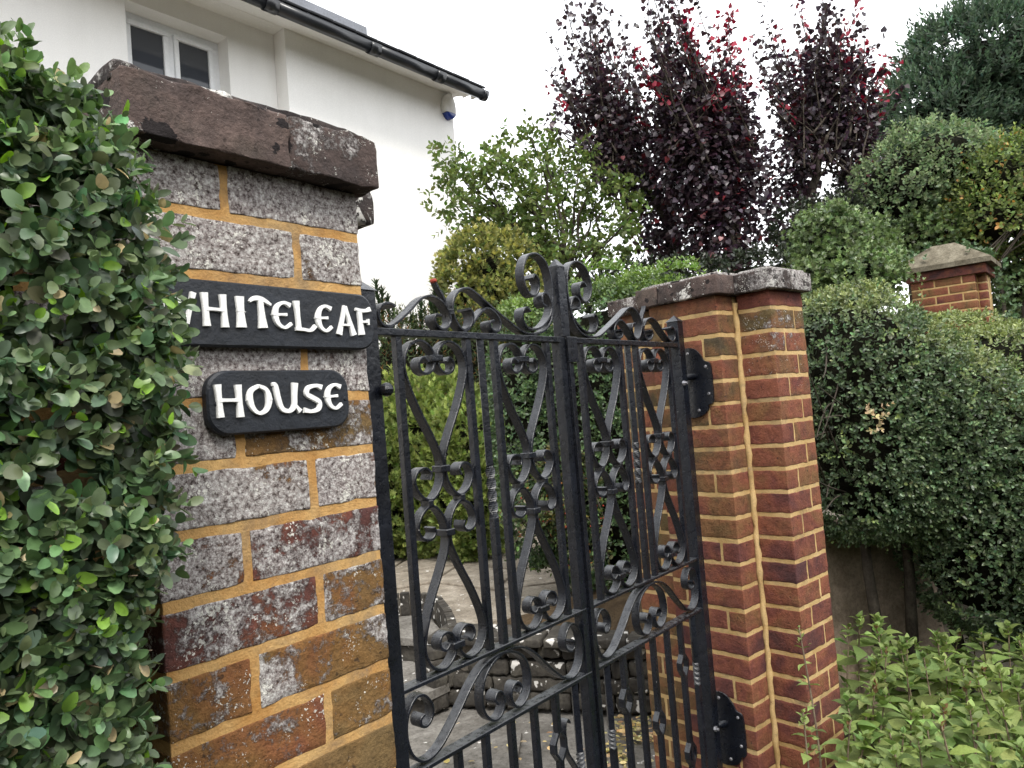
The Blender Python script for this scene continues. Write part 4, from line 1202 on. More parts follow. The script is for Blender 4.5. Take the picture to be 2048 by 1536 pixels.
def gate_leaf(flip, label):
    AX = .640
    t_ = thing('gate_leaf', label, 'gate', (GX + (.3 if not flip else .95), GY + .01, PZ), 'wrought iron gate leaves')
    def put(name, mb, smooth=True, label_=None, mat='iron'):
        if flip: mir(mb, AX)
        me = mb.mesh(name, False)
        o = obj(name, me, t_, M[mat], label=label_)
        return o
    bot = -1.24
    # stiles
    mb = MB(); square(mb, -.040, .0, bot, .372, .040, GY - .006, .002); 
    mb.add([(GX - .043, GY - .009, .372), (GX + .003, GY - .009, .372), (GX + .003, GY + .037, .372), (GX - .043, GY + .037, .372), (GX - .020, GY + .014, .394)], [(3, 2, 1, 0), (0, 1, 4), (1, 2, 4), (2, 3, 4), (3, 0, 4)])
    if flip: mb.v = [(x - .012 * 0, y, z) for x, y, z in mb.v]
    put('stile', mb)
    mb = MB(); square(mb, .612, .638, bot, .296 if flip else .300, .028, GY - .002, .0015)
    put('stile', mb)
    if not flip:
        mb = MB(); square(mb, .627, .661, .300, .490, .030, GY - .004, .0015)
        x0, x1, y0, y1 = GX + .627, GX + .661, GY - .004, GY + .026
        mb.add([(x0, y0, .4895), (x1, y0, .4895), (x1, y1, .4895), (x0, y1, .4895), ((x0 + x1) / 2 - .006, (y0 + y1) / 2, .510), ((x0 + x1) / 2 + .006, (y0 + y1) / 2, .510)],
               [(3, 2, 1, 0), (0, 1, 5, 4), (2, 3, 4, 5), (1, 2, 5), (3, 0, 4)])
        put('finial_post', mb)
        mb = MB(); mb.box(GX + .638, GX + .682, GY - .010, GY - .0045, .232, .300, .001); mb.box(GX + .640, GX + .646, GY - .009, GY - .004, bot + .02, .231, .001)
        put('cover_strip', mb)
    # rails
    for z_, th, dy, nm in ((.2845, .0150, .024, 'rail'), (-.4165, .0085, .030, 'rail'), (-.5795, .0095, .030, 'rail'), (bot + .01, .018, .026, 'rail')):
        mb = MB(); square(mb, -.002, .614 + (.020 if not flip and z_ < 0 else 0), z_, z_ + th, dy, GY - .003, .0014); put('rail', mb)
    # upright bars of the upper panel
    for uc in (.057, .265, .359, .563):
        mb = MB(); square(mb, uc - .008, uc + .008, -.4080, .2845, .016, None, .001); put('bar', mb)
    mb = MB(); twisted(mb, .312, -.4080, .2845, -.125, -.005); put('bar', mb, label_='thin bar with a twisted middle')
    # heart scrolls
    for c in (.161, .461):
        for vert in (0, 1):
            for sg in (1, -1):
                pts_ = [(c + sg * dx, (z_ if not vert else 2 * MID - z_)) for dx, z_ in HEART]
                mb = MB(); ribbon(mb, pts_, ends=(1.35, 1.35), y=GY + .0125 + .0004 * (sg > 0)); put('scroll', mb)
        for z_, w in ((.240, .017), (.004, .013), (2 * MID - .004, .013), (2 * MID - .240, .017)):
            mb = MB(); mb.box(GX + c - w, GX + c + w, GY - .0035, GY + .0290, z_ - .007, z_ + .007, .0015); put('collar', mb)
        for sg in (-1, 1):
            mb = MB(); mb.box(GX + c + sg * .048 - .0065, GX + c + sg * .048 + .0065, GY - .002, GY + .027, MID - .007, MID + .007, .0015); put('collar', mb)
    # S scrolls between the middle rails
    for sg in (0, 1):
        mb = MB(); ribbon(mb, [((u if not sg else .612 - u), z_) for u, z_ in BAND], ends=(1.35, 1.35), y=GY + .0125 + .0006 * sg); put('scroll', mb)
    # cresting
    for q, e in ((CA, (1.5, 1.35)), (CB, (1.35, 1.2)), (CC, (1, 1.35)), (CD, (1.4, 1.4))):
        mb = MB(); ribbon(mb, q, ends=e, y=GY + .0125 + {18: 0, 23: .0005, 11: .001}.get(len(q), .0015), wd=.026); put('scroll', mb)
    mb = MB(); ribbon(mb, CS, th=.007, wd=.014, ends=(1, 1)); put('spike', mb)
    if not flip:
        mb = MB()
        mb.box(GX + .175, GX + .186, GY + .004, GY + .020, .406, .4155, .003); put('spike_tip', mb, mat='red', label_='chipped red tip of the small spike')
    mb = MB(); mb.box(GX + .212, GX + .226, GY - .002, GY + .027, .336, .350, .002); put('collar', mb)
    # weld beads
    mb = MB()
    for u in (.040, .196, .258, .362, .515):
        mb.box(GX + u - .006, GX + u + .006, GY + .000, GY + .020, .2985, .3035, .0012)
    o = put('weld', mb); o['kind'] = 'stuff'
    # lower bars
    for i, ue in enumerate((.065, .150, .236, .322, .406, .490, .573)):
        uc = ue - .008
        if i in (0, 6):
            mb = MB(); twisted(mb, uc, bot + .02, -.5795, -.80, -.73 - (.02 if i else 0)); put('bar', mb, label_='lower bar with a short twist')
        elif i % 2 == 1:
            zc = {1: -.712, 3: -.825, 5: -.704}[i]
            mb = MB(); square(mb, uc - .008, uc + .008, zc + .032, -.5795, .016); square(mb, uc - .008, uc + .008, bot + .02, zc - .032, .016); put('bar', mb)
            for dz in (0, -.27):
                mb = MB(); basket(mb, uc, zc + dz); put('basket', mb)
        else:
            mb = MB(); square(mb, uc - .008, uc + .008, bot + .02, -.5795, .016); put('bar', mb)
    if not flip:
        mb = MB(); ribbon(mb, [(.530, -.665), (.522, -.655), (.512, -.662), (.508, -.69), (.513, -.73), (.535, -.765), (.555, -.80), (.552, -.83), (.537, -.835), (.53, -.82)], th=.005, wd=.02); put('scroll', mb)
        # round knob on the hinge stile
        mb = MB(); vs = []
        for j in range(7):
            ph = -math.pi / 2 + math.pi * j / 6
            for k in range(10):
                vs.append((GX - .002 + .014 * math.cos(ph) * math.cos(k * math.pi / 5), GY - .020 + .014 * math.cos(ph) * math.sin(k * math.pi / 5), .175 + .014 * math.sin(ph)))
        mb.add(vs, [(j * 10 + k, j * 10 + (k + 1) % 10, (j + 1) * 10 + (k + 1) % 10, (j + 1) * 10 + k) for j in range(6) for k in range(10)])
        put('knob', mb)
    for z_ in (.165, -.96) if flip else ():
        mb = MB()
        n = 6
        for k_, (y0, rr) in enumerate(((GY - .013, .0085), (GY - .020, .005))):
            mb.add([(GX + .004 - .010 + rr * math.cos(a), y, z_ + rr * math.sin(a)) for y in (y0, y0 + .008) for a in np.linspace(0, 2 * math.pi, n, False)],
                   [tuple(range(n)), tuple(range(n, 2 * n))[::-1]] + [(k, n + k, n + (k + 1) % n, (k + 1) % n) for k in range(n)])
        put('bolt', mb, mat='bolt')
    return t_
gate_leaf(False, 'left leaf of the black wrought iron gate, next to the pier with the name plates')
gate_leaf(True, 'right leaf of the black wrought iron gate, hinged on the red brick pier')

# hinge plates on the inner face of the right pier
def hinge_plate(zc, hh, label, flipz):
    g = -.107 - .0005
    t_ = thing('hinge_plate', label, 'hinge', rp_.w(g - .004, .225, zc), 'scalloped hinge plates')
    prof = [(-.045, -.98), (-.02, -1.0), (.012, -.93), (.030, -.80), (.034, -.66), (.052, -.60), (.056, -.3), (.056, .3), (.050, .52), (.030, .60), (.018, .78), (-.005, .96), (-.035, 1.0), (-.060, .88), (-.062, 0), (-.062, -.88)]
    cc = catmull([(a, b_, 0) for a, b_ in prof + prof[:1]], 4)[:-1]
    ring = [(.225 - c_[0], zc + c_[1] * hh) for c_ in cc]
    m_ = len(ring); mb = MB()
    mb.add([rp_.w(g - .0005, d, z_) for d, z_ in ring] + [rp_.w(g - .007, d, z_) for d, z_ in ring], [tuple(range(m_)), tuple(range(m_, 2 * m_))[::-1]] + [(k, (k + 1) % m_, m_ + (k + 1) % m_, m_ + k) for k in range(m_)])
    obj('plate', mb.mesh('plate'), t_, M['iron'])
    for a, b_ in ((-.030, .84), (.036, .42), (.040, -.35), (-.004, -.80)):
        mb = MB(); d, z_ = .225 - a, zc + b_ * hh
        n = 8
        mb.add([rp_.w(g - .0065, d + .006 * math.cos(x), z_ + .006 * math.sin(x)) for x in np.linspace(0, 2 * math.pi, n, False)] + [rp_.w(g - .0115, d + .0038 * math.cos(x), z_ + .0038 * math.sin(x)) for x in np.linspace(0, 2 * math.pi, n, False)],
               [tuple(range(n, 2 * n))] + [(k, (k + 1) % n, n + (k + 1) % n, n + k) for k in range(n)])
        obj('bolt', mb.mesh('bolt'), t_, M['bolt'])
    mb = MB()
    a = rp_.w(g - .006, .235, zc + .02)
    tube(mb, [a, (GX + 1.300, GY + .020, zc + .02)], [.011, .011], 8)
    tube(mb, [(GX + 1.312, GY + .030, zc - .005), (GX + 1.312, GY + .030, zc + .05)], [.014, .014], 8)
    obj('hinge_pin', mb.mesh('hinge_pin', True), t_, M['iron'])
hinge_plate(.165, .118, 'upper of the two black scalloped hinge plates bolted to the red brick pier', False)
hinge_plate(-.985, .118, 'lower of the two black scalloped hinge plates bolted to the red brick pier', False)
# ------------------------------------------------------------------ vegetation
def foliage_obj(parent, kind, arr, col, mat='leaf', wf=1.0, name='foliage', stuff=False, curl=None):
    pos, dr, nr, size = arr[:4]
    o = obj(name, leaf_mesh(name, kind, pos, dr, nr, size, col, wf, curl), parent, M[mat])
    if stuff: o['kind'] = 'stuff'
    return o

def in_view(p_, margin=0.08):
    d = p_ - CAM
    z = d @ CF
    x, y = (d @ CR) / z * FOC, -(d @ CU) / z * FOC
    mx0, my0 = 1024 * (1 + 2 * margin), 768 * (1 + 2 * margin)
    return (z > 0.05) & (np.abs(x) < mx0) & (np.abs(y) < my0), x + 1024, y + 768, z

# ---- near box hedge on the left, every big leaf of its outer face a part
def W_blob(c, r_, p_=3.5): return (np.array(c, float), np.array(r_, float), p_)
hed = thing('box_hedge', 'clipped dark green box hedge with oval leaves pressed against the left gate pier', 'hedge', (-.75, .2, GZ))
lb = []
def cyl_pts(n, seed):
    """the face of the hedge that looks at the street and the gate, as a rounded wall"""
    r = np.random.default_rng(seed)
    s = r.random(n); z_ = r.uniform(-.95, .60, n)
    return s, z_
def hedge_profile(z_):
    top = .485
    lean = np.where(z_ > .24, -((z_ - .24) / .20) ** 2 * .058, 0.0) + np.where(z_ < .02, -.038 * np.minimum(1, (.02 - z_) / .08), 0)
    return lean
r = np.random.default_rng(2)
n = 3200
u_ = r.random(n)                     # 0 street face ... 1 round the corner towards the pier
z_ = r.uniform(-.34, .437, n)
far_ = r.random(n) < .22
z_[far_] = r.uniform(-1.3, -.3, far_.sum())
lean = hedge_profile(z_)
xr = -.331 + lean
X = np.where(u_ < .86, -.66 + (u_ / .86) * (xr - .04 + .66), xr - .04 + (u_ - .86) / .14 * .04)
far2 = r.random(n) < .12
X = np.where(far2 & (u_ < .86), -1.3 + .65 * r.random(n), X)
ang = np.clip((u_ - .86) / .14, 0, 1) * (math.pi / 2)
Y = -.150 - lean * .5 + np.where(u_ > .86, .05 * (1 - np.cos(ang)) + .05 * (u_ - .86) / .14 * r.random(n) * 3, 0)
NX, NY = np.sin(ang), -np.cos(ang)
pos = np.stack([X, Y, z_], 1)
nrm = unit(np.stack([NX, NY, np.where(z_ > .3, (z_ - .3) * 4, 0)], 1))
nzv = np.array([noise.noise(Vector(tuple(q * 9))) + .5 * noise.noise(Vector(tuple(q * 21))) for q in pos])
pos = pos + nrm * (nzv * .014 - .038 * r.random(n) ** 1.4)[:, None]
n2 = 900
Xt = r.uniform(-.70, -.375, n2); Yt = r.uniform(-.12, .5, n2)
zt_ = .436 - .046 * np.clip((Xt + .53) / .13, 0, 1.3) ** 2
pt = np.stack([Xt, Yt, zt_ + .012 * np.array([noise.noise(Vector((a * 12, b_ * 12, 0))) for a, b_ in zip(Xt, Yt)])], 1)
nt_ = unit(np.array([0, -.15, 1.0]) + r.normal(size=(n2, 3)) * .2)
pos = np.concatenate([pos, pt]); nrm = np.concatenate([nrm, nt_])
arr = shoots(pos, nrm, 4, .032, .0190, 3, up=.22, jit=.45, spread=1.0, szvar=.6, prog=.30)
P_, D_, N_, S_, T_ = arr
ok = ~((P_[:, 0] > -.325) & (P_[:, 1] > -.012)) & (np.linalg.norm(P_ - CAM, axis=1) > .30) & (P_[:, 0] < -.255)
P_, D_, N_, S_, T_ = P_[ok], D_[ok], N_[ok], S_[ok], T_[ok]
colL = leaf_cols(len(P_), (.088, .135, .068), 5, .65, .25, tip=(.20, .29, .10), tipw=np.clip(T_ - .45, 0, 1) * .8, odd=(.50, .40, .22), odd_share=.022)
rr = np.random.default_rng(77); kk = rr.random(len(P_)) < .05; colL[kk] = np.array((.20, .36, .05)) * np.exp(rr.normal(size=(kk.sum(), 1)) * .25)
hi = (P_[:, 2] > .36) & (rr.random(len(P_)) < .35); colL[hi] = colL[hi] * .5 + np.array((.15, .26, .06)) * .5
wfL = .72 + .45 * rr.random(len(P_))
vis, px_, py_, dep = in_view(P_, 0)
vd = unit(CAM - P_)
score = np.where(vis & ~((px_ > 420)), S_ / dep * (.25 + np.abs((N_ * vd).sum(1))) * np.exp(-(dep - .55) * 6), 0)
big = np.argsort(-score)[:300]
rest = np.ones(len(P_), bool); rest[big] = False
curlv = rr.uniform(-.1, .35, len(P_))
foliage_obj(hed, 'oval', (P_[rest], D_[rest], N_[rest], S_[rest]), colL[rest], 'leaf', wfL[rest], stuff=True, curl=curlv[rest])
tv, tf = leaf_shape('oval')
singles = []
for k in range(6):
    me = bpy.data.meshes.new('leaf')
    c_ = -.1 + .09 * k
    me.from_pydata([(a * (.8 + .09 * k), b_, c - c_ * b_ ** 2) for a, b_, c in tv], [], tf)
    me.polygons.foreach_set('use_smooth', [True] * len(me.polygons)); me.materials.append(M['leaf_single']); singles.append(me)
for i in big:
    d = unit(D_[i][None])[0]; x = unit(np.cross(d, N_[i])[None])[0]; nn_ = np.cross(x, d); s = S_[i] * 1.04
    o = bpy.data.objects.new('leaf', singles[int(i) % 6]); COL.objects.link(o); o.parent = hed
    b0 = np.array(hed['_base'][:])
    o.matrix_local = Matrix(((x[0] * s, d[0] * s, nn_[0] * s, P_[i][0] - b0[0]), (x[1] * s, d[1] * s, nn_[1] * s, P_[i][1] - b0[1]), (x[2] * s, d[2] * s, nn_[2] * s, P_[i][2] - b0[2]), (0, 0, 0, 1)))
    o.color = (*colL[i], 1)
# twigs and inner mass
mb = MB()
rt = random.Random(9)
for i in range(420):
    j = rt.randrange(len(pos)); a = pos[j]; nn_ = nrm[j]
    if a[0] > -.33 and a[1] > -.03: continue
    d = unit((nn_ + np.array([rt.uniform(-.6, .6), rt.uniform(-.6, .6), rt.uniform(.0, .9)]))[None])[0]
    l_ = rt.uniform(.03, .07)
    tube(mb, [a - nn_ * .06, a - nn_ * .02 + d * l_ * .3, a + d * l_ * .55], [.0013, .0010, .0005], 4)
obj('twigs', mb.mesh('twigs', True), hed, M['twig'])['kind'] = 'stuff'
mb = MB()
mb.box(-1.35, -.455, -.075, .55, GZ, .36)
obj('solid_core', mb.mesh('solid_core'), hed, M['core'])  # solid dark box, added to stop light passing through the hedge

# ---- generic shrub / hedge from rounded masses
def shrub(name, label, cat, blobs, n, k, length, size, kind, base, tip, seed, group=None, amp=.06, nscale=2.5, mat='leaf', core=.86, up=.4, jit=.55, wf=1.0, tipk=.6, odd=None, odd_share=0.0,
          cull=-.25, inset=.12, spread=1.0, var=.4, hue=.2, pairs=True, topcol=None, topk=.7, stem=True):
    c0 = np.mean([b[0] for b in blobs], axis=0)
    t_ = thing(name, label, cat, (c0[0], c0[1], TZ if c0[1] > .8 else GZ), group)
    pp, nn_ = sample_blobs(blobs, n, amp, nscale, inset, cull, seed)
    keep = in_view(pp, .12)[0]
    pp, nn_ = pp[keep], nn_[keep]
    a = shoots(pp, nn_, k, length, size, seed, up=up, jit=jit, spread=spread, pairs=pairs)
    cc = leaf_cols(len(a[0]), base, seed, var, hue, tip=tip, tipw=np.clip(a[4] + .1, 0, 1) * tipk, odd=odd, odd_share=odd_share)
    # whole shoots differ in tone
    sh = np.exp(np.random.default_rng(seed).normal(size=len(pp)) * .22)
    rep = len(a[0]) // len(pp)
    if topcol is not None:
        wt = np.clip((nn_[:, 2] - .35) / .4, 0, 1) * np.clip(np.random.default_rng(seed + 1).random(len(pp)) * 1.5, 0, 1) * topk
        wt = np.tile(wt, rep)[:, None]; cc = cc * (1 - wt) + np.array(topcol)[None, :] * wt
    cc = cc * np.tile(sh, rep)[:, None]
    foliage_obj(t_, kind, a, cc, mat, wf, stuff=False)
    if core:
        obj('branches_or_core', core_mesh('branches_or_core', blobs, core), t_, M['core'], kind='stuff')  # solid dark core, added to block light between the leaves
    if stem:
        mb = MB()
        g = t_['_base'][2]
        rs = random.Random(seed)
        for q in range(3):
            b = blobs[q % len(blobs)]
            tube(mb, [(b[0][0] + rs.uniform(-.08, .08), b[0][1] + rs.uniform(-.08, .08), g - .03), (b[0][0], b[0][1], (g + b[0][2]) / 2), tuple(b[0])], [.03, .022, .012], 6)
        obj('trunk', mb.mesh('trunk', True), t_, M['bark'])
    return t_

def B(x, y, D, rx, ry, rz, p_=3.0):
    """a mass centred where the photo shows x, y at D metres; rx and rz in photo pixels, ry in metres"""
    return (P(x, y, D), np.array([rx * D / FOC, ry, rz * D / FOC]), p_)

def B2(x, yt, yb, Df, rx, depth, p_=3.5):
    """a mass whose near face lies Df metres away and shows from row yt down to row yb"""
    zt, zb_ = P(x, yt, Df)[2], P(x, yb, Df)[2]
    c = P(x, (yt + yb) / 2, Df + depth)
    return (np.array([c[0], c[1], (zt + zb_) / 2]), np.array([rx * (Df + depth * .5) / FOC, depth, (zt - zb_) / 2]), p_)

# box hedge right of the red pier
h1 = [B2(1705, 556, 1115, 2.85, 118, .42, 3.0), B2(1790, 618, 1115, 2.85, 125, .42, 2.6), B2(1865, 678, 1140, 2.82, 140, .42, 2.5), B2(1985, 765, 1340, 2.75, 160, .42, 2.8), B2(2100, 870, 1390, 2.6, 150, .4, 2.6)]
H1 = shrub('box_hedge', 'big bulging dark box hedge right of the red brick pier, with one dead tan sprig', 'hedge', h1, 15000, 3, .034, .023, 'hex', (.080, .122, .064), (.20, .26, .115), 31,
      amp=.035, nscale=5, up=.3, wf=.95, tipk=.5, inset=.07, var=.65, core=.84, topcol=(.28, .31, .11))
pp, nn_ = sample_blobs(h1, 110, .04, 5, .02, -.2, 99)
a = shoots(pp, nn_, 6, .10, .022, 98, up=.7, jit=.5)
foliage_obj(H1, 'hex', a, leaf_cols(len(a[0]), (.12, .17, .07), 98, .4, .2, tip=(.30, .38, .12), tipw=a[4]), name='stray_sprigs', stuff=True)
r_ = np.random.default_rng(5)     # dead sprig
a0 = P(1752, 830, 2.78)
pp = a0 + (r_.normal(size=(9, 3)) * np.array([.014, .014, .034])); a = shoots(pp, np.tile(-CF, (9, 1)), 3, .04, .022, 8)
foliage_obj(H1, 'hex', a, leaf_cols(len(a[0]), (.50, .40, .24), 3, .4), 'leaf_matt', name='dead_sprig')
mb = MB(); rt = random.Random(3)   # bare twigs in the gap beside the pier
for i in range(12):
    a = P(1650 + rt.uniform(0, 60), rt.uniform(690, 1010), 3.05); b_ = P(1625 + rt.uniform(-25, 30), rt.uniform(660, 1030), 2.72)
    m_ = (a + b_) / 2 + np.array([0, 0, rt.uniform(-.05, .05)])
    tube(mb, catmull([a, m_, b_], 4), [.004, .0038, .0036, .0034, .003, .0027, .0024, .002, .0016], 5)
obj('bare_twigs', mb.mesh('bare_twigs', True), H1, M['bark'])

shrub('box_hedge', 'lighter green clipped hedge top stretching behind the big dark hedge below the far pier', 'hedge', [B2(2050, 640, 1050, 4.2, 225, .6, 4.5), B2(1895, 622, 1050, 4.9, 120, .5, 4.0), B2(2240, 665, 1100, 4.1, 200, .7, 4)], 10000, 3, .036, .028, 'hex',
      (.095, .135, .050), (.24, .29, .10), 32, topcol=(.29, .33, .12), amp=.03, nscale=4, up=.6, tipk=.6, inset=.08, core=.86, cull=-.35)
# hedge behind the gate
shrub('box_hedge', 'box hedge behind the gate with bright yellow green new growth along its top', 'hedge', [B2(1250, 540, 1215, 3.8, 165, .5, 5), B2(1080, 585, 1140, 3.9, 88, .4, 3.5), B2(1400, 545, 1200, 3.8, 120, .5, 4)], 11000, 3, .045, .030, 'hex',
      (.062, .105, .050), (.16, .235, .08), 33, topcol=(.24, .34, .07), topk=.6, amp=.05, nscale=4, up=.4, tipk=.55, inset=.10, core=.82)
HBO = bpy.data.objects['box_hedge.003'] if 'box_hedge.003' in bpy.data.objects else H1
pp = np.array([P(1175 + 225 * t_, 548 - 8 * math.sin(t_ * 9), 3.9 + .5 * random.random()) for t_ in np.random.default_rng(1).random(110)])
a = shoots(pp, np.tile([0, 0, 1.0], (len(pp), 1)), 3, .06, .032, 21, up=.8, jit=.35)
foliage_obj(HBO, 'hex', a, leaf_cols(len(a[0]), (.15, .23, .06), 6, .4), name='new_growth', stuff=True)
# red berried shrub with arching shoots
cot = thing('berry_shrub', 'arching small leaved shrub with orange red berries hanging over the terrace', 'shrub', P(1110, 1150, 3.9))
mb = MB(); rt = random.Random(12); LP, LN = [], []
o0 = P(1150, 1050, 4.0); berries = []
for i in range(75):
    end = P(rt.uniform(1000, 1225), rt.uniform(870, 1175), 3.9 + rt.uniform(-.35, .2))
    a = o0 + np.array([rt.uniform(-.08, .12), rt.uniform(-.1, .1), rt.uniform(-.25, .2)]); m_ = (a + end) / 2 + np.array([0, 0, rt.uniform(.08, .22)])
    pts = catmull([a, m_, end], 7)
    tube(mb, pts, list(np.linspace(.005, .0015, len(pts))), 4)
    for q in pts[2:]:
        for _ in range(5): LP.append(q + np.array([rt.gauss(0, .02) for _ in range(3)])); LN.append((rt.gauss(0, 1), rt.gauss(0, 1), rt.gauss(.5, 1)))
    if i % 3 == 0: berries += [pts[-3], pts[-5]]
LP, LN = np.array(LP), unit(np.array(LN))
obj('branches_or_core', mb.mesh('branches_or_core', True), cot, M['bark'])
rg = np.random.default_rng(4)
foliage_obj(cot, 'hex', (LP, unit(rg.normal(size=LP.shape)), LN, rg.uniform(.016, .03, len(LP))), leaf_cols(len(LP), (.075, .10, .03), 9, .6, .35, odd=(.32, .13, .04), odd_share=.05))
mb = MB()
for q in berries:
    for _ in range(3):
        c = q + np.array([rt.gauss(0, .01) for _ in range(3)]); s = .006
        mb.add([c + np.array(v_) * s for v_ in ((1, 0, 0), (-1, 0, 0), (0, 1, 0), (0, -1, 0), (0, 0, 1), (0, 0, -1))], [(0, 2, 4), (2, 1, 4), (1, 3, 4), (3, 0, 4), (2, 0, 5), (1, 2, 5), (3, 1, 5), (0, 3, 5)])
o = obj('berries', mb.mesh('berries', True), cot, M['red']); o['kind'] = 'stuff'

# golden conifer low behind the gate
shrub('golden_conifer', 'low lime yellow feathery conifer on the terrace behind the left gate leaf', 'shrub', [B(860, 935, 6.1, 125, .5, 170, 2.4), B(770, 960, 6.0, 90, .45, 150, 2.3), B(940, 960, 5.7, 75, .35, 150, 2.4)], 4200, 3, .09, .085, 'spray',
      (.14, .19, .052), (.36, .41, .13), 41, amp=.16, nscale=3.0, up=.9, jit=.45, tipk=.75, mat='leaf_matt', core=.80, spread=.55, wf=.8, hue=.18)
# darker conifer with spiky tips
dk = [B(800, 780, 7.0, 60, .35, 140, 2.2), B(880, 760, 7.2, 60, .35, 130, 2.2), B(965, 790, 7.3, 70, .35, 150, 2.2)]
DK = shrub('dark_conifer', 'dark green conifer with upright bottlebrush tips rising between the name pier and the gate', 'shrub', dk, 2400, 4, .16, .05, 'needle', (.040, .060, .025), (.11, .13, .05), 42, amp=.12, nscale=3, up=1.4, jit=.35,
      mat='leaf_matt', core=.8, spread=.8, wf=1.6, odd=(.16, .08, .03), odd_share=.10)
pp, rs = [], random.Random(2)
for x, y in ((752, 570), (775, 600), (765, 585), (788, 625), (868, 575), (862, 600), (885, 590), (842, 605), (800, 640), (905, 620), (825, 640)):
    top, bt = P(x, y, 7.0), P(x + rs.uniform(0, 12), y + 110, 7.05)
    for t_ in np.linspace(0, 1, 26): pp.append(top * (1 - t_) + bt * t_)
pp = np.array(pp); a = shoots(pp, np.tile([0, 0, 1.0], (len(pp), 1)), 3, .03, .075, 3, up=1.5, jit=.2, spread=.7)
foliage_obj(DK, 'needle', a, leaf_cols(len(a[0]), (.035, .055, .025), 3, .4), 'leaf_matt', 1.6, name='spire')
# yellow green upright conifer
shrub('yellow_conifer', 'tall yellow green conifer with golden tips beside the left top of the gate', 'tree', [B(975, 590, 8.0, 78, .5, 120, 2.2), B(945, 640, 7.9, 55, .4, 130, 2.2), B(1025, 620, 8.1, 60, .4, 150, 2.2), B(1000, 780, 8.0, 100, .5, 170, 3)], 3600, 3, .12, .085, 'spray',
      (.090, .120, .038), (.46, .42, .13), 43, amp=.16, nscale=2.2, up=.5, jit=.6, tipk=.8, mat='leaf_matt', core=.70, spread=.7, var=.6)
# ---- trees
def grow(mb, a, b_, r0, r1, wob, seed, n=7, sides=7):
    rs = random.Random(seed); a, b_ = np.array(a, float), np.array(b_, float)
    L_ = np.linalg.norm(b_ - a)
    pts = [a]
    for i in range(1, n): pts.append(a + (b_ - a) * i / n + np.array([rs.gauss(0, wob * L_), rs.gauss(0, wob * L_), rs.gauss(0, wob * .4 * L_)]))
    pts.append(b_)
    pts = catmull(pts, 3)
    tube(mb, pts, list(np.linspace(r0, r1, len(pts))), sides)
    return pts

# green tree with gaps of sky
gt = thing('garden_tree', 'open leafy mid green tree between the house and the purple trees', 'tree', (*P(1120, 800, 8.9)[:2], TZ))
mb = MB(); bx, by = gt['_base'][0], gt['_base'][1]
fork = P(1130, 560, 8.9)
grow(mb, (bx, by, TZ - .05), fork, .10, .07, .01, 1)
rs = random.Random(8); tips = []
ends = [(905, 318, 40), (960, 345, 45), (900, 400, 40), (930, 425, 50), (1000, 330, 45), (1000, 290, 35), (1062, 275, 28), (1100, 275, 28), (1085, 330, 55), (1130, 350, 50), (1160, 310, 35), (1180, 360, 45), (1050, 390, 60), (1120, 420, 65),
        (1190, 410, 50), (1240, 370, 35), (1262, 430, 38), (1230, 470, 50), (1000, 440, 55), (1070, 470, 60), (1150, 490, 60), (1210, 510, 45), (960, 470, 45), (920, 345, 26), (890, 345, 20), (1040, 345, 50), (940, 385, 30), (1285, 395, 22), (1030, 430, 60), (1100, 500, 60)]
PPs = []
for i, (x, y, rad) in enumerate(ends):
    D_i = 8.9 + rs.uniform(-.7, .6)
    e = P(x, y, D_i)
    br = grow(mb, fork + np.array([rs.uniform(-.05, .05), rs.uniform(-.05, .05), rs.uniform(-.3, .1)]), e, .028, .006, .03, i, 6, 5)
    rw_ = rad * D_i / FOC
    rg = np.random.default_rng(i)
    k = int(17 * (rad / 40) ** 2) + 6
    v_ = unit(rg.normal(size=(k, 3))) * (rg.random((k, 1)) ** .45) * rw_ * np.array([1.15, 1.15, .8])
    PPs.append(e + v_)
    for q in br[9:-1:3]: PPs.append(q[None] + rg.normal(size=(2, 3)) * .08)
PPs = np.concatenate(PPs)
a = shoots(PPs, unit(np.random.default_rng(3).normal(size=PPs.shape)), 4, .16, .080, 11, up=.1, jit=.6, spread=1.0, pairs=True)
obj('trunk', mb.mesh('trunk', True), gt, M['bark'])
foliage_obj(gt, 'hex', a, leaf_cols(len(a[0]), (.085, .125, .036), 6, .5, .2, tip=(.24, .29, .08), tipw=a[4] * .6), 'leaf_matt', 1.0, name='crown')

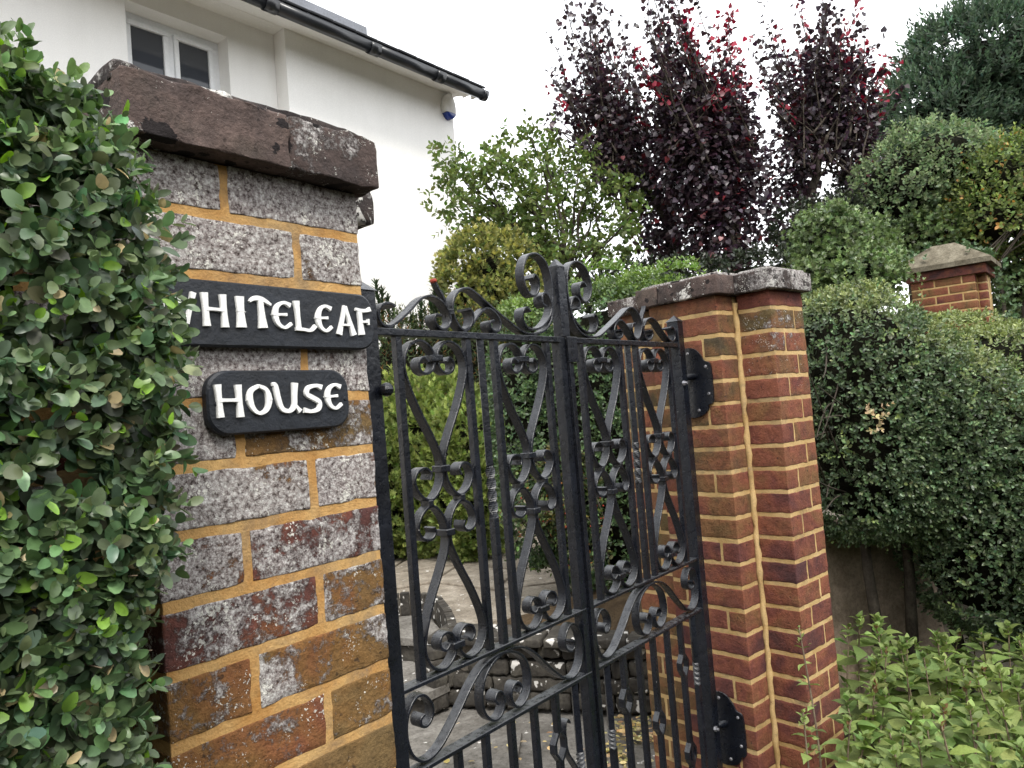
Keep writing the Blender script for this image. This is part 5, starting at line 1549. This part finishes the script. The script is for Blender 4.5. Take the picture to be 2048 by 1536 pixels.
# purple leaved trees
def purple_tree(label, base_px, D, trunk_top, limbs, whips, dens, seed, red=.12):
    t_ = thing('purple_tree', label, 'tree', (*P(base_px, 800, D)[:2], TZ), 'purple leaved trees')
    mb = MB(); b0 = t_['_base']
    ft = P(*trunk_top, D)
    grow(mb, (b0[0], b0[1], TZ - .05), ft, .13, .10, .008, seed, 6, 9)
    rs = random.Random(seed); rg = np.random.default_rng(seed)
    for (x, y, dd) in limbs: grow(mb, ft, P(x, y, D + dd), .075, .02, .02, seed + x, 6, 7)
    LPs, LDs, LNs, LSs, LCs = [], [], [], [], []
    for (x0, y0, x1, y1) in whips:
        for rep in range(1):
            a, b_ = P(x0, y0, D + rs.uniform(-.4, .4)), P(x1, y1, D + rs.uniform(-.5, .5))
            pts = grow(mb, a, b_, .016, .003, .012, rs.randrange(9999), 5, 4)
            pts = np.array(pts); m_ = int(np.linalg.norm(b_ - a) / .035)
            ts = np.linspace(.05, 1, m_); idx = ts * (len(pts) - 1); i0 = np.minimum(idx.astype(int), len(pts) - 2)
            q = pts[i0] * (1 - (idx - i0))[:, None] + pts[i0 + 1] * (idx - i0)[:, None]
            d = unit(b_ - a)
            sd = unit(rg.normal(size=(m_, 3))); dr = unit(sd + d * .2 - np.array([0, 0, .35]))
            LPs.append(q + sd * rg.uniform(.0, .07, (m_, 1))); LDs.append(dr); LNs.append(unit(rg.normal(size=(m_, 3)) + np.array([0, 0, .8]))); LSs.append(rg.uniform(.045, .078, m_))
            cc = leaf_cols(m_, (.034, .020, .026), rs.randrange(999), .5, .25)
            isred = rs.random() < red
            if isred: cc[(ts > .55)] = np.array((.20, .012, .028)) * np.exp(rg.normal(size=((ts > .55).sum(), 1)) * .35)
            LCs.append(cc)
    for (x, y, rx, rz, ry, k) in dens:
        k = int(k * (1.35 if y > 260 else .95))
        v_ = unit(rg.normal(size=(k, 3))) * (rg.random((k, 1)) ** .40)
        v_ = v_ * np.array([rx * D / FOC, ry, rz * D / FOC]); c = P(x, y, D)
        LPs.append(v_ @ BASIS + c); out_ = unit(v_ @ BASIS)
        LDs.append(unit(out_ + rg.normal(size=(k, 3)) * .6 - np.array([0, 0, .5]))); LNs.append(unit(rg.normal(size=(k, 3)) * .5 + np.array([0, 0, 1.0]) + out_ * .6)); LSs.append(rg.uniform(.042, .078, k))
        cc = leaf_cols(k, (.036, .021, .028), seed + k, .5, .25, odd=(.18, .03, .035), odd_share=.03); LCs.append(cc)
    LPs = np.concatenate(LPs)
    obj('trunk', mb.mesh('trunk', True), t_, M['bark'])
    foliage_obj(t_, 'heart', (LPs, np.concatenate(LDs), np.concatenate(LNs), np.concatenate(LSs)), np.concatenate(LCs), 'leaf', 1.0, name='crown')
    return t_
def fan(n, x0, x1, y0, tops, seed, y0b=None):
    rs = random.Random(seed); w = []
    for i in range(n):
        tx, ty = tops[i % len(tops)]
        t_ = rs.random()
        w.append((x0 + (x1 - x0) * t_, y0 + rs.uniform(-60, 60), tx + rs.gauss(0, 8), ty - (25 if i < len(tops) else 0) + (rs.uniform(-10, 15) if i < len(tops) else rs.uniform(10, 190))))
    return w
purple_tree('leftmost of the three purple leaved trees, leaning left with thin whips against the sky', 1370, 9.4, (1345, 470), [(1290, 330, 0), (1240, 240, .2), (1320, 260, -.2)],
    fan(66, 1190, 1320, 340, [(1092, 85), (1135, 2), (1168, -10), (1205, 5), (1245, 70), (1120, 60), (1160, 90), (1215, 40), (1190, 20), (1270, 130), (1105, 175)], 1),
    [(1215, 245, 70, 95, .40, 560), (1255, 315, 60, 110, .45, 750), (1305, 430, 50, 100, .4, 600), (1180, 180, 45, 70, .3, 240), (1335, 500, 40, 60, .4, 250)], 51, .10)
purple_tree('middle of the three purple leaved trees, dense with bright red shoots on top', 1470, 8.8, (1468, 470), [(1420, 300, 0), (1480, 280, .2), (1380, 330, -.2), (1500, 350, .1)],
    fan(92, 1330, 1520, 300, [(1275, 60), (1300, -20), (1335, -30), (1375, -20), (1395, 20), (1465, 40), (1450, 60), (1500, 110), (1265, 110), (1350, 0), (1470, 35), (1525, 170), (1310, -25), (1320, 5)], 2),
    [(1345, 220, 55, 105, .40, 640), (1455, 225, 55, 105, .45, 640), (1400, 320, 110, 130, .55, 2300), (1430, 440, 95, 95, .5, 1500), (1490, 340, 45, 120, .4, 500), (1355, 300, 50, 120, .4, 600), (1440, 520, 90, 40, .4, 500)], 52, .34)
purple_tree('rightmost of the three purple leaved trees with a bare forked grey trunk showing', 1610, 9.2, (1615, 440), [(1645, 300, -.3), (1655, 270, -.3), (1600, 280, .2), (1720, 380, -.2)],
    fan(72, 1580, 1730, 300, [(1530, 25), (1545, 60), (1600, -20), (1640, -30), (1690, -10), (1725, 15), (1765, 90), (1780, 120), (1520, 110), (1655, 0), (1735, 60), (1815, 135), (1560, 130)], 3),
    [(1610, 200, 70, 110, .40, 750), (1690, 210, 60, 110, .4, 800), (1665, 130, 60, 70, .35, 380), (1590, 320, 45, 110, .35, 480), (1715, 320, 45, 100, .35, 650), (1580, 440, 60, 80, .4, 560), (1545, 370, 28, 70, .3, 150), (1810, 425, 90, 35, .4, 420), (1900, 470, 80, 25, .3, 260), (1700, 420, 40, 50, .4, 250)], 53, .22)
# dark yew upper right
shrub('yew_tree', 'tall dark green yew filling the upper right behind everything else', 'tree', [B(1960, 190, 12, 135, 1.2, 150, 2.2), B(2055, 120, 12, 95, 1.2, 110, 2.2), B(1875, 270, 11.8, 100, 1.0, 110, 2.2), B(2020, 330, 12, 170, 1.2, 160, 2.5), B(1840, 390, 12, 100, 1, 120, 2.5)],
      6500, 6, .34, .11, 'needle', (.044, .070, .044), (.10, .15, .085), 61, amp=.20, nscale=1.6, up=.7, jit=.5, mat='leaf_matt', core=.66, spread=.75, wf=2.2, tipk=.7, inset=.2)
# light green shrubs
shrub('garden_shrub', 'rounded grey green shrub below the yew, left of the twiggy shrub', 'shrub', [B(1865, 340, 8.4, 95, .6, 80, 2.2), B(1800, 380, 8.4, 70, .5, 80, 2.2), B(1930, 370, 8.5, 60, .5, 80, 2.2)], 1500, 4, .12, .055, 'hex',
      (.13, .18, .095), (.34, .42, .21), 62, amp=.2, nscale=2.5, up=.7, tipk=.6, mat='leaf_matt', core=.8)
shrub('garden_shrub', 'looser yellow green shrub with bare stems at the right edge above the far pier', 'shrub', [B(2020, 370, 7.8, 75, .5, 75, 2.2), B(1990, 445, 7.8, 80, .5, 55, 2.2), B(2075, 420, 7.7, 70, .5, 90, 2.2)], 1200, 4, .16, .06, 'hex',
      (.10, .14, .045), (.32, .38, .12), 63, amp=.25, nscale=2.5, up=.9, tipk=.6, mat='leaf_matt', core=.7, odd=(.40, .22, .08), odd_share=.05)
# ivy thicket behind the hedge and over the far pier
iv = shrub('ivy', 'thicket of lobed green ivy climbing between the purple tree and the far pier cap', 'ivy', [B(1690, 548, 6.6, 80, .4, 36, 2.0), B(1660, 470, 6.9, 40, .3, 35, 2.0), B(1715, 490, 6.8, 45, .3, 38, 2.0), B(1655, 500, 6.8, 45, .4, 60, 2.2), B(1705, 575, 6.4, 60, .35, 36, 2.2), B(1755, 515, 7.5, 30, .25, 40, 2.3), B(1880, 470, 8.1, 90, .25, 30, 2.2), B(2040, 570, 7.9, 40, .25, 60, 2.2)],
      2600, 3, .13, .056, 'ivy', (.080, .120, .045), (.26, .35, .14), 64, amp=.42, nscale=3.5, up=.5, tipk=.6, mat='leaf', core=.82, wf=1.1)
rs = random.Random(3); rg = np.random.default_rng(31); pp, nn_ = [], []
for i in range(150):              # trails over the cap stone
    g, d = rg.uniform(-.05, .62), rg.uniform(-.12, .66)
    k_ = min(1, max(0, min((g + .08) / .3, (.61 - g) / .3, (d + .15) / .3, (.64 - d) / .3)))
    if (g < .25 and d < .45) and rg.random() < .85: continue
    pp.append(fp.w(g, d, ZB + .130 + .20 * k_)); nn_.append((0, 0, 1))
for i in range(70):
    g, z_ = rg.uniform(.05, .9), rg.uniform(-.1, 1.1); pp.append(fp.w(.24 + g * .4, -.10 - rg.uniform(0, .1), z_)); nn_.append((-.3, -.9, .3))
pp = np.array(pp); nn_ = np.array(nn_, float)
a = shoots(pp, nn_, 2, .06, .05, 8, up=.2, jit=.5)
foliage_obj(iv, 'ivy', a, leaf_cols(len(a[0]), (.06, .12, .05), 4, .4, tip=(.22, .30, .15), tipw=a[4] * .8), name='trail', stuff=True)
mb = MB()
for i in range(9):               # bare shoots
    a = P(1975 + i * 4, 505 + rs.uniform(-15, 25), 7.4); b_ = P(2060 + rs.uniform(-15, 30), 400 + i * 7, 7.3)
    grow(mb, a, b_, .008, .004, .01, i, 4, 4)
obj('bare_stems', mb.mesh('bare_stems', True), iv, M['bark'])
grow_t = [((1905, 505), (1690, 462)), ((1640, 470), (1720, 455)), ((1980, 480), (2048, 490))]

# background belt of dark foliage that closes the gaps low down
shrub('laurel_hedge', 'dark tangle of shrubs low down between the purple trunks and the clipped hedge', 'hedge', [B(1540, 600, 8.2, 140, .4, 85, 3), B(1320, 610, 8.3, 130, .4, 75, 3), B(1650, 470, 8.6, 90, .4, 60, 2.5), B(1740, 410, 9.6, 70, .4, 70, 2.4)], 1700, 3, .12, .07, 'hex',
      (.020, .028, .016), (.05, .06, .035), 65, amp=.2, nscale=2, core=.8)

# ---- leafy plants along the street side, each plant with its own stem
r = random.Random(14)
plants = []
def leafy_plant(base, top, lab, seed, size=.062, k=7, yellow=.5):
    rs = np.random.default_rng(seed)
    t_ = thing('leafy_plant', lab, 'plant', base, 'leafy plants at the foot of the red pier')
    mb = MB(); base, top = np.array(base, float), np.array(top, float)
    mid = (base + top) / 2 + np.array([*(rs.normal(size=2) * .02), 0])
    pts = catmull([base, mid, top], 8)
    tube(mb, pts, list(np.linspace(.0045, .0022, len(pts))), 5)
    L_ = np.linalg.norm(top - base)
    P1, D1, N1, S1, C1 = [], [], [], [], []
    h = .0; i = 0
    pts = np.array(pts)
    while h < min(L_ * .92, .50):
        f = 1 - h / L_; idx = f * (len(pts) - 1); j = min(int(idx), len(pts) - 2); q = pts[j] * (1 - idx + j) + pts[j + 1] * (idx - j)
        s = size * (.32 + min(1, h / .13) * .75) * rs.uniform(.85, 1.15)
        for sg in (0, 1):
            a = i * math.pi / 2 + sg * math.pi + rs.normal() * .25
            el = .9 - min(h / .12, 1.0) * .75 + rs.normal() * .12
            d = np.array([math.cos(a) * math.cos(el), math.sin(a) * math.cos(el), math.sin(el)])
            P1.append(q); D1.append(d); N1.append(np.array([0, 0, 1.0]) + rs.normal(size=3) * .22 - d * .2); S1.append(s)
            # side shoot leaves in the axils
            if rs.random() < .5 and h > .05:
                for m_ in range(2):
                    dd = unit((d * .6 + np.array([0, 0, .7]) + rs.normal(size=3) * .35)[None])[0]
                    P1.append(q + dd * .02); D1.append(dd); N1.append(np.array([0, 0, .6]) - d + rs.normal(size=3) * .3); S1.append(s * rs.uniform(.35, .6))
        h += .022 + min(.034, h * .28); i += 1
    for m_ in range(7):           # the tight bud cluster on top
        dd = unit((np.array([0, 0, 1.0]) + rs.normal(size=3) * .5)[None])[0]
        P1.append(top - np.array([0, 0, .004 * m_])); D1.append(dd); N1.append(rs.normal(size=3)); S1.append(size * rs.uniform(.14, .26))
    n_ = len(P1)
    c = leaf_cols(n_, (.145, .205, .065), seed, .5, .15, tip=(.32, .39, .12), tipw=np.full(n_, yellow))
    if seed % 5 == 0: c[-7:] = np.array((.22, .13, .07))
    obj('stem', mb.mesh('stem', True), t_, M['twig'])
    foliage_obj(t_, 'point', (np.array(P1), np.array(D1), np.array(N1), np.array(S1)), c, 'leaf_matt', np.random.default_rng(seed).uniform(.9, 1.25, n_), curl=np.random.default_rng(seed).uniform(0, .35, n_))
    return t_
rows = [(3.0, 1690, 2040, 9, 1235), (2.72, 1700, 2060, 10, 1275), (2.48, 1690, 2080, 11, 1325), (2.25, 1680, 2090, 11, 1385), (2.05, 1685, 2095, 11, 1440), (1.85, 1700, 2110, 10, 1500)]
words = ['farthest', 'second farthest', 'third', 'fourth', 'second nearest', 'nearest']
idx = 0
for ri, (D_i, xa, xb, cnt, yt) in enumerate(rows):
    for c_ in range(cnt):
        x = xa + (xb - xa) * (c_ + r.uniform(-.35, .35) + .5) / cnt
        y = yt + r.uniform(-34, 30) + (28 if x > 1800 and ri == 0 else 0) + 16 * math.sin(x * .02 + ri)
        if ri == 0 and 1760 < x < 1870: y += 60
        tp = P(x, y, D_i)
        bs = (tp[0] + r.uniform(-.05, .05), tp[1] + r.uniform(-.05, .05), GZ - .01)
        # keep clear of the pier
        lg = (tp[0] - rp_.ox) * rp_.c + (tp[1] - rp_.oy) * rp_.s; ld = -(tp[0] - rp_.ox) * rp_.s + (tp[1] - rp_.oy) * rp_.c
        if -.16 < lg < .27 and ld > -.06: continue
        on_ = ['first', 'second', 'third', 'fourth', 'fifth', 'sixth', 'seventh', 'eighth', 'ninth', 'tenth', 'eleventh', 'twelfth'][c_]
        leafy_plant(bs, tp, 'lime green leafy plant in the %s row from the lane, %s from the left' % (['sixth', 'fifth', 'fourth', 'third', 'second', 'front'][ri], on_), 100 + idx, .094 + r.uniform(-.014, .014), yellow=r.uniform(.1, .75))
        idx += 1
sp = P(1612, 1440, 2.12)
leafy_plant((sp[0] - .01, sp[1] - .02, GZ), P(1606, 1425, 2.1), 'small bright green seedling standing right in front of the red pier foot', 401, .055, yellow=.6)
leafy_plant((P(1600, 1330, 2.18)[0], P(1600, 1330, 2.18)[1] - .01, GZ), P(1598, 1255, 2.2), 'thin pale green shoot climbing in front of the red pier corner', 402, .034, yellow=.6)

# weathered boards in the hollow below the hedge
pa, pb = P(1630, 1300, 3.28), P(1880, 1300, 3.55)
mb = MB(); nx = 26
dv = (pb - pa); nv = unit(np.array([[-dv[1], dv[0], 0.0]]))[0]
vs = []
for j in range(9):
    for i in range(nx + 1):
        t_ = i / nx; q = pa + dv * t_
        top = -.50 - .16 * max(0, (t_ - .75) / .25) ** 2 + .012 * noise.noise(Vector((t_ * 9, 0, 3)))
        z_ = GZ - .02 + (top - GZ) * j / 8
        off = .018 * noise.noise(Vector((q[0] * 7, q[1] * 7, z_ * 7))) + .05 * (1 - j / 8)
        vs.append((q[0] - nv[0] * off, q[1] - nv[1] * off, z_))
for i in range(nx + 1): vs.append((vs[8 * (nx + 1) + i][0] + nv[0] * .12, vs[8 * (nx + 1) + i][1] + nv[1] * .12, vs[8 * (nx + 1) + i][2] + .004))
for i in range(nx + 1): vs.append((vs[9 * (nx + 1) + i][0], vs[9 * (nx + 1) + i][1], GZ - .02))
mb.add(vs, [(j * (nx + 1) + i, j * (nx + 1) + i + 1, (j + 1) * (nx + 1) + i + 1, (j + 1) * (nx + 1) + i) for j in range(10) for i in range(nx)] +
       [tuple(j * (nx + 1) + e for j in (range(11) if e == 0 else range(10, -1, -1))) for e in (0, nx)])
tag(obj('low_wall', mb.mesh('low_wall', True), None, M['board']), 'low plain beige brown wall in the dark hollow under the big right hedge', 'wall')
# belt of trees all round; its unseen side added to darken front light and reflections
belt, rs = [], random.Random(5)
for i in range(26):
    a = 2 * math.pi * i / 26 + rs.uniform(-.08, .08)
    R_ = 17 + rs.uniform(-1.5, 2.5) if math.cos(a - 2.3) < .2 or True else 17
    x, y = 1 + R_ * math.cos(a), -1 + R_ * math.sin(a)
    if 0.1 < a < 2.4: x, y = x * 1.25, y * 1.25
    hgt = 1.9 if 0 < a < 2.6 else rs.uniform(3.6, 5.2)
    belt.append((np.array([x, y, hgt * .5 - 1.2]), np.array([2.9, 2.4, hgt * .5 + 1.0]), 2.6))
pp, nn_ = [], []
rg = np.random.default_rng(3)
for c, rad, p_ in belt:
    v_ = unit(rg.normal(size=(520, 3))); v_[:, 2] = np.abs(v_[:, 2]) * 1.0
    pp.append(v_ * rad * (.85 + .2 * rg.random((520, 1))) + c); nn_.append(v_)
pp, nn_ = np.concatenate(pp), np.concatenate(nn_)
a = shoots(pp, nn_, 3, .5, .34, 9, up=.3, jit=.6)
me = leaf_mesh('shading_tree_belt', 'hex', a[0], a[1], a[2], a[3], leaf_cols(len(a[0]), (.030, .050, .022), 4, .5, .2), 1.0)
cm = core_mesh('c', belt, .86)
o = obj('shading_tree_belt', me, None, M['leaf_matt'], kind='stuff')
tag(o, 'low dark belt of trees all round, unseen side added to darken reflections', 'trees')
o2 = obj('inner_mass', cm, o, M['core'])
for o in bpy.data.objects:
    if '_base' in o: del o['_base']
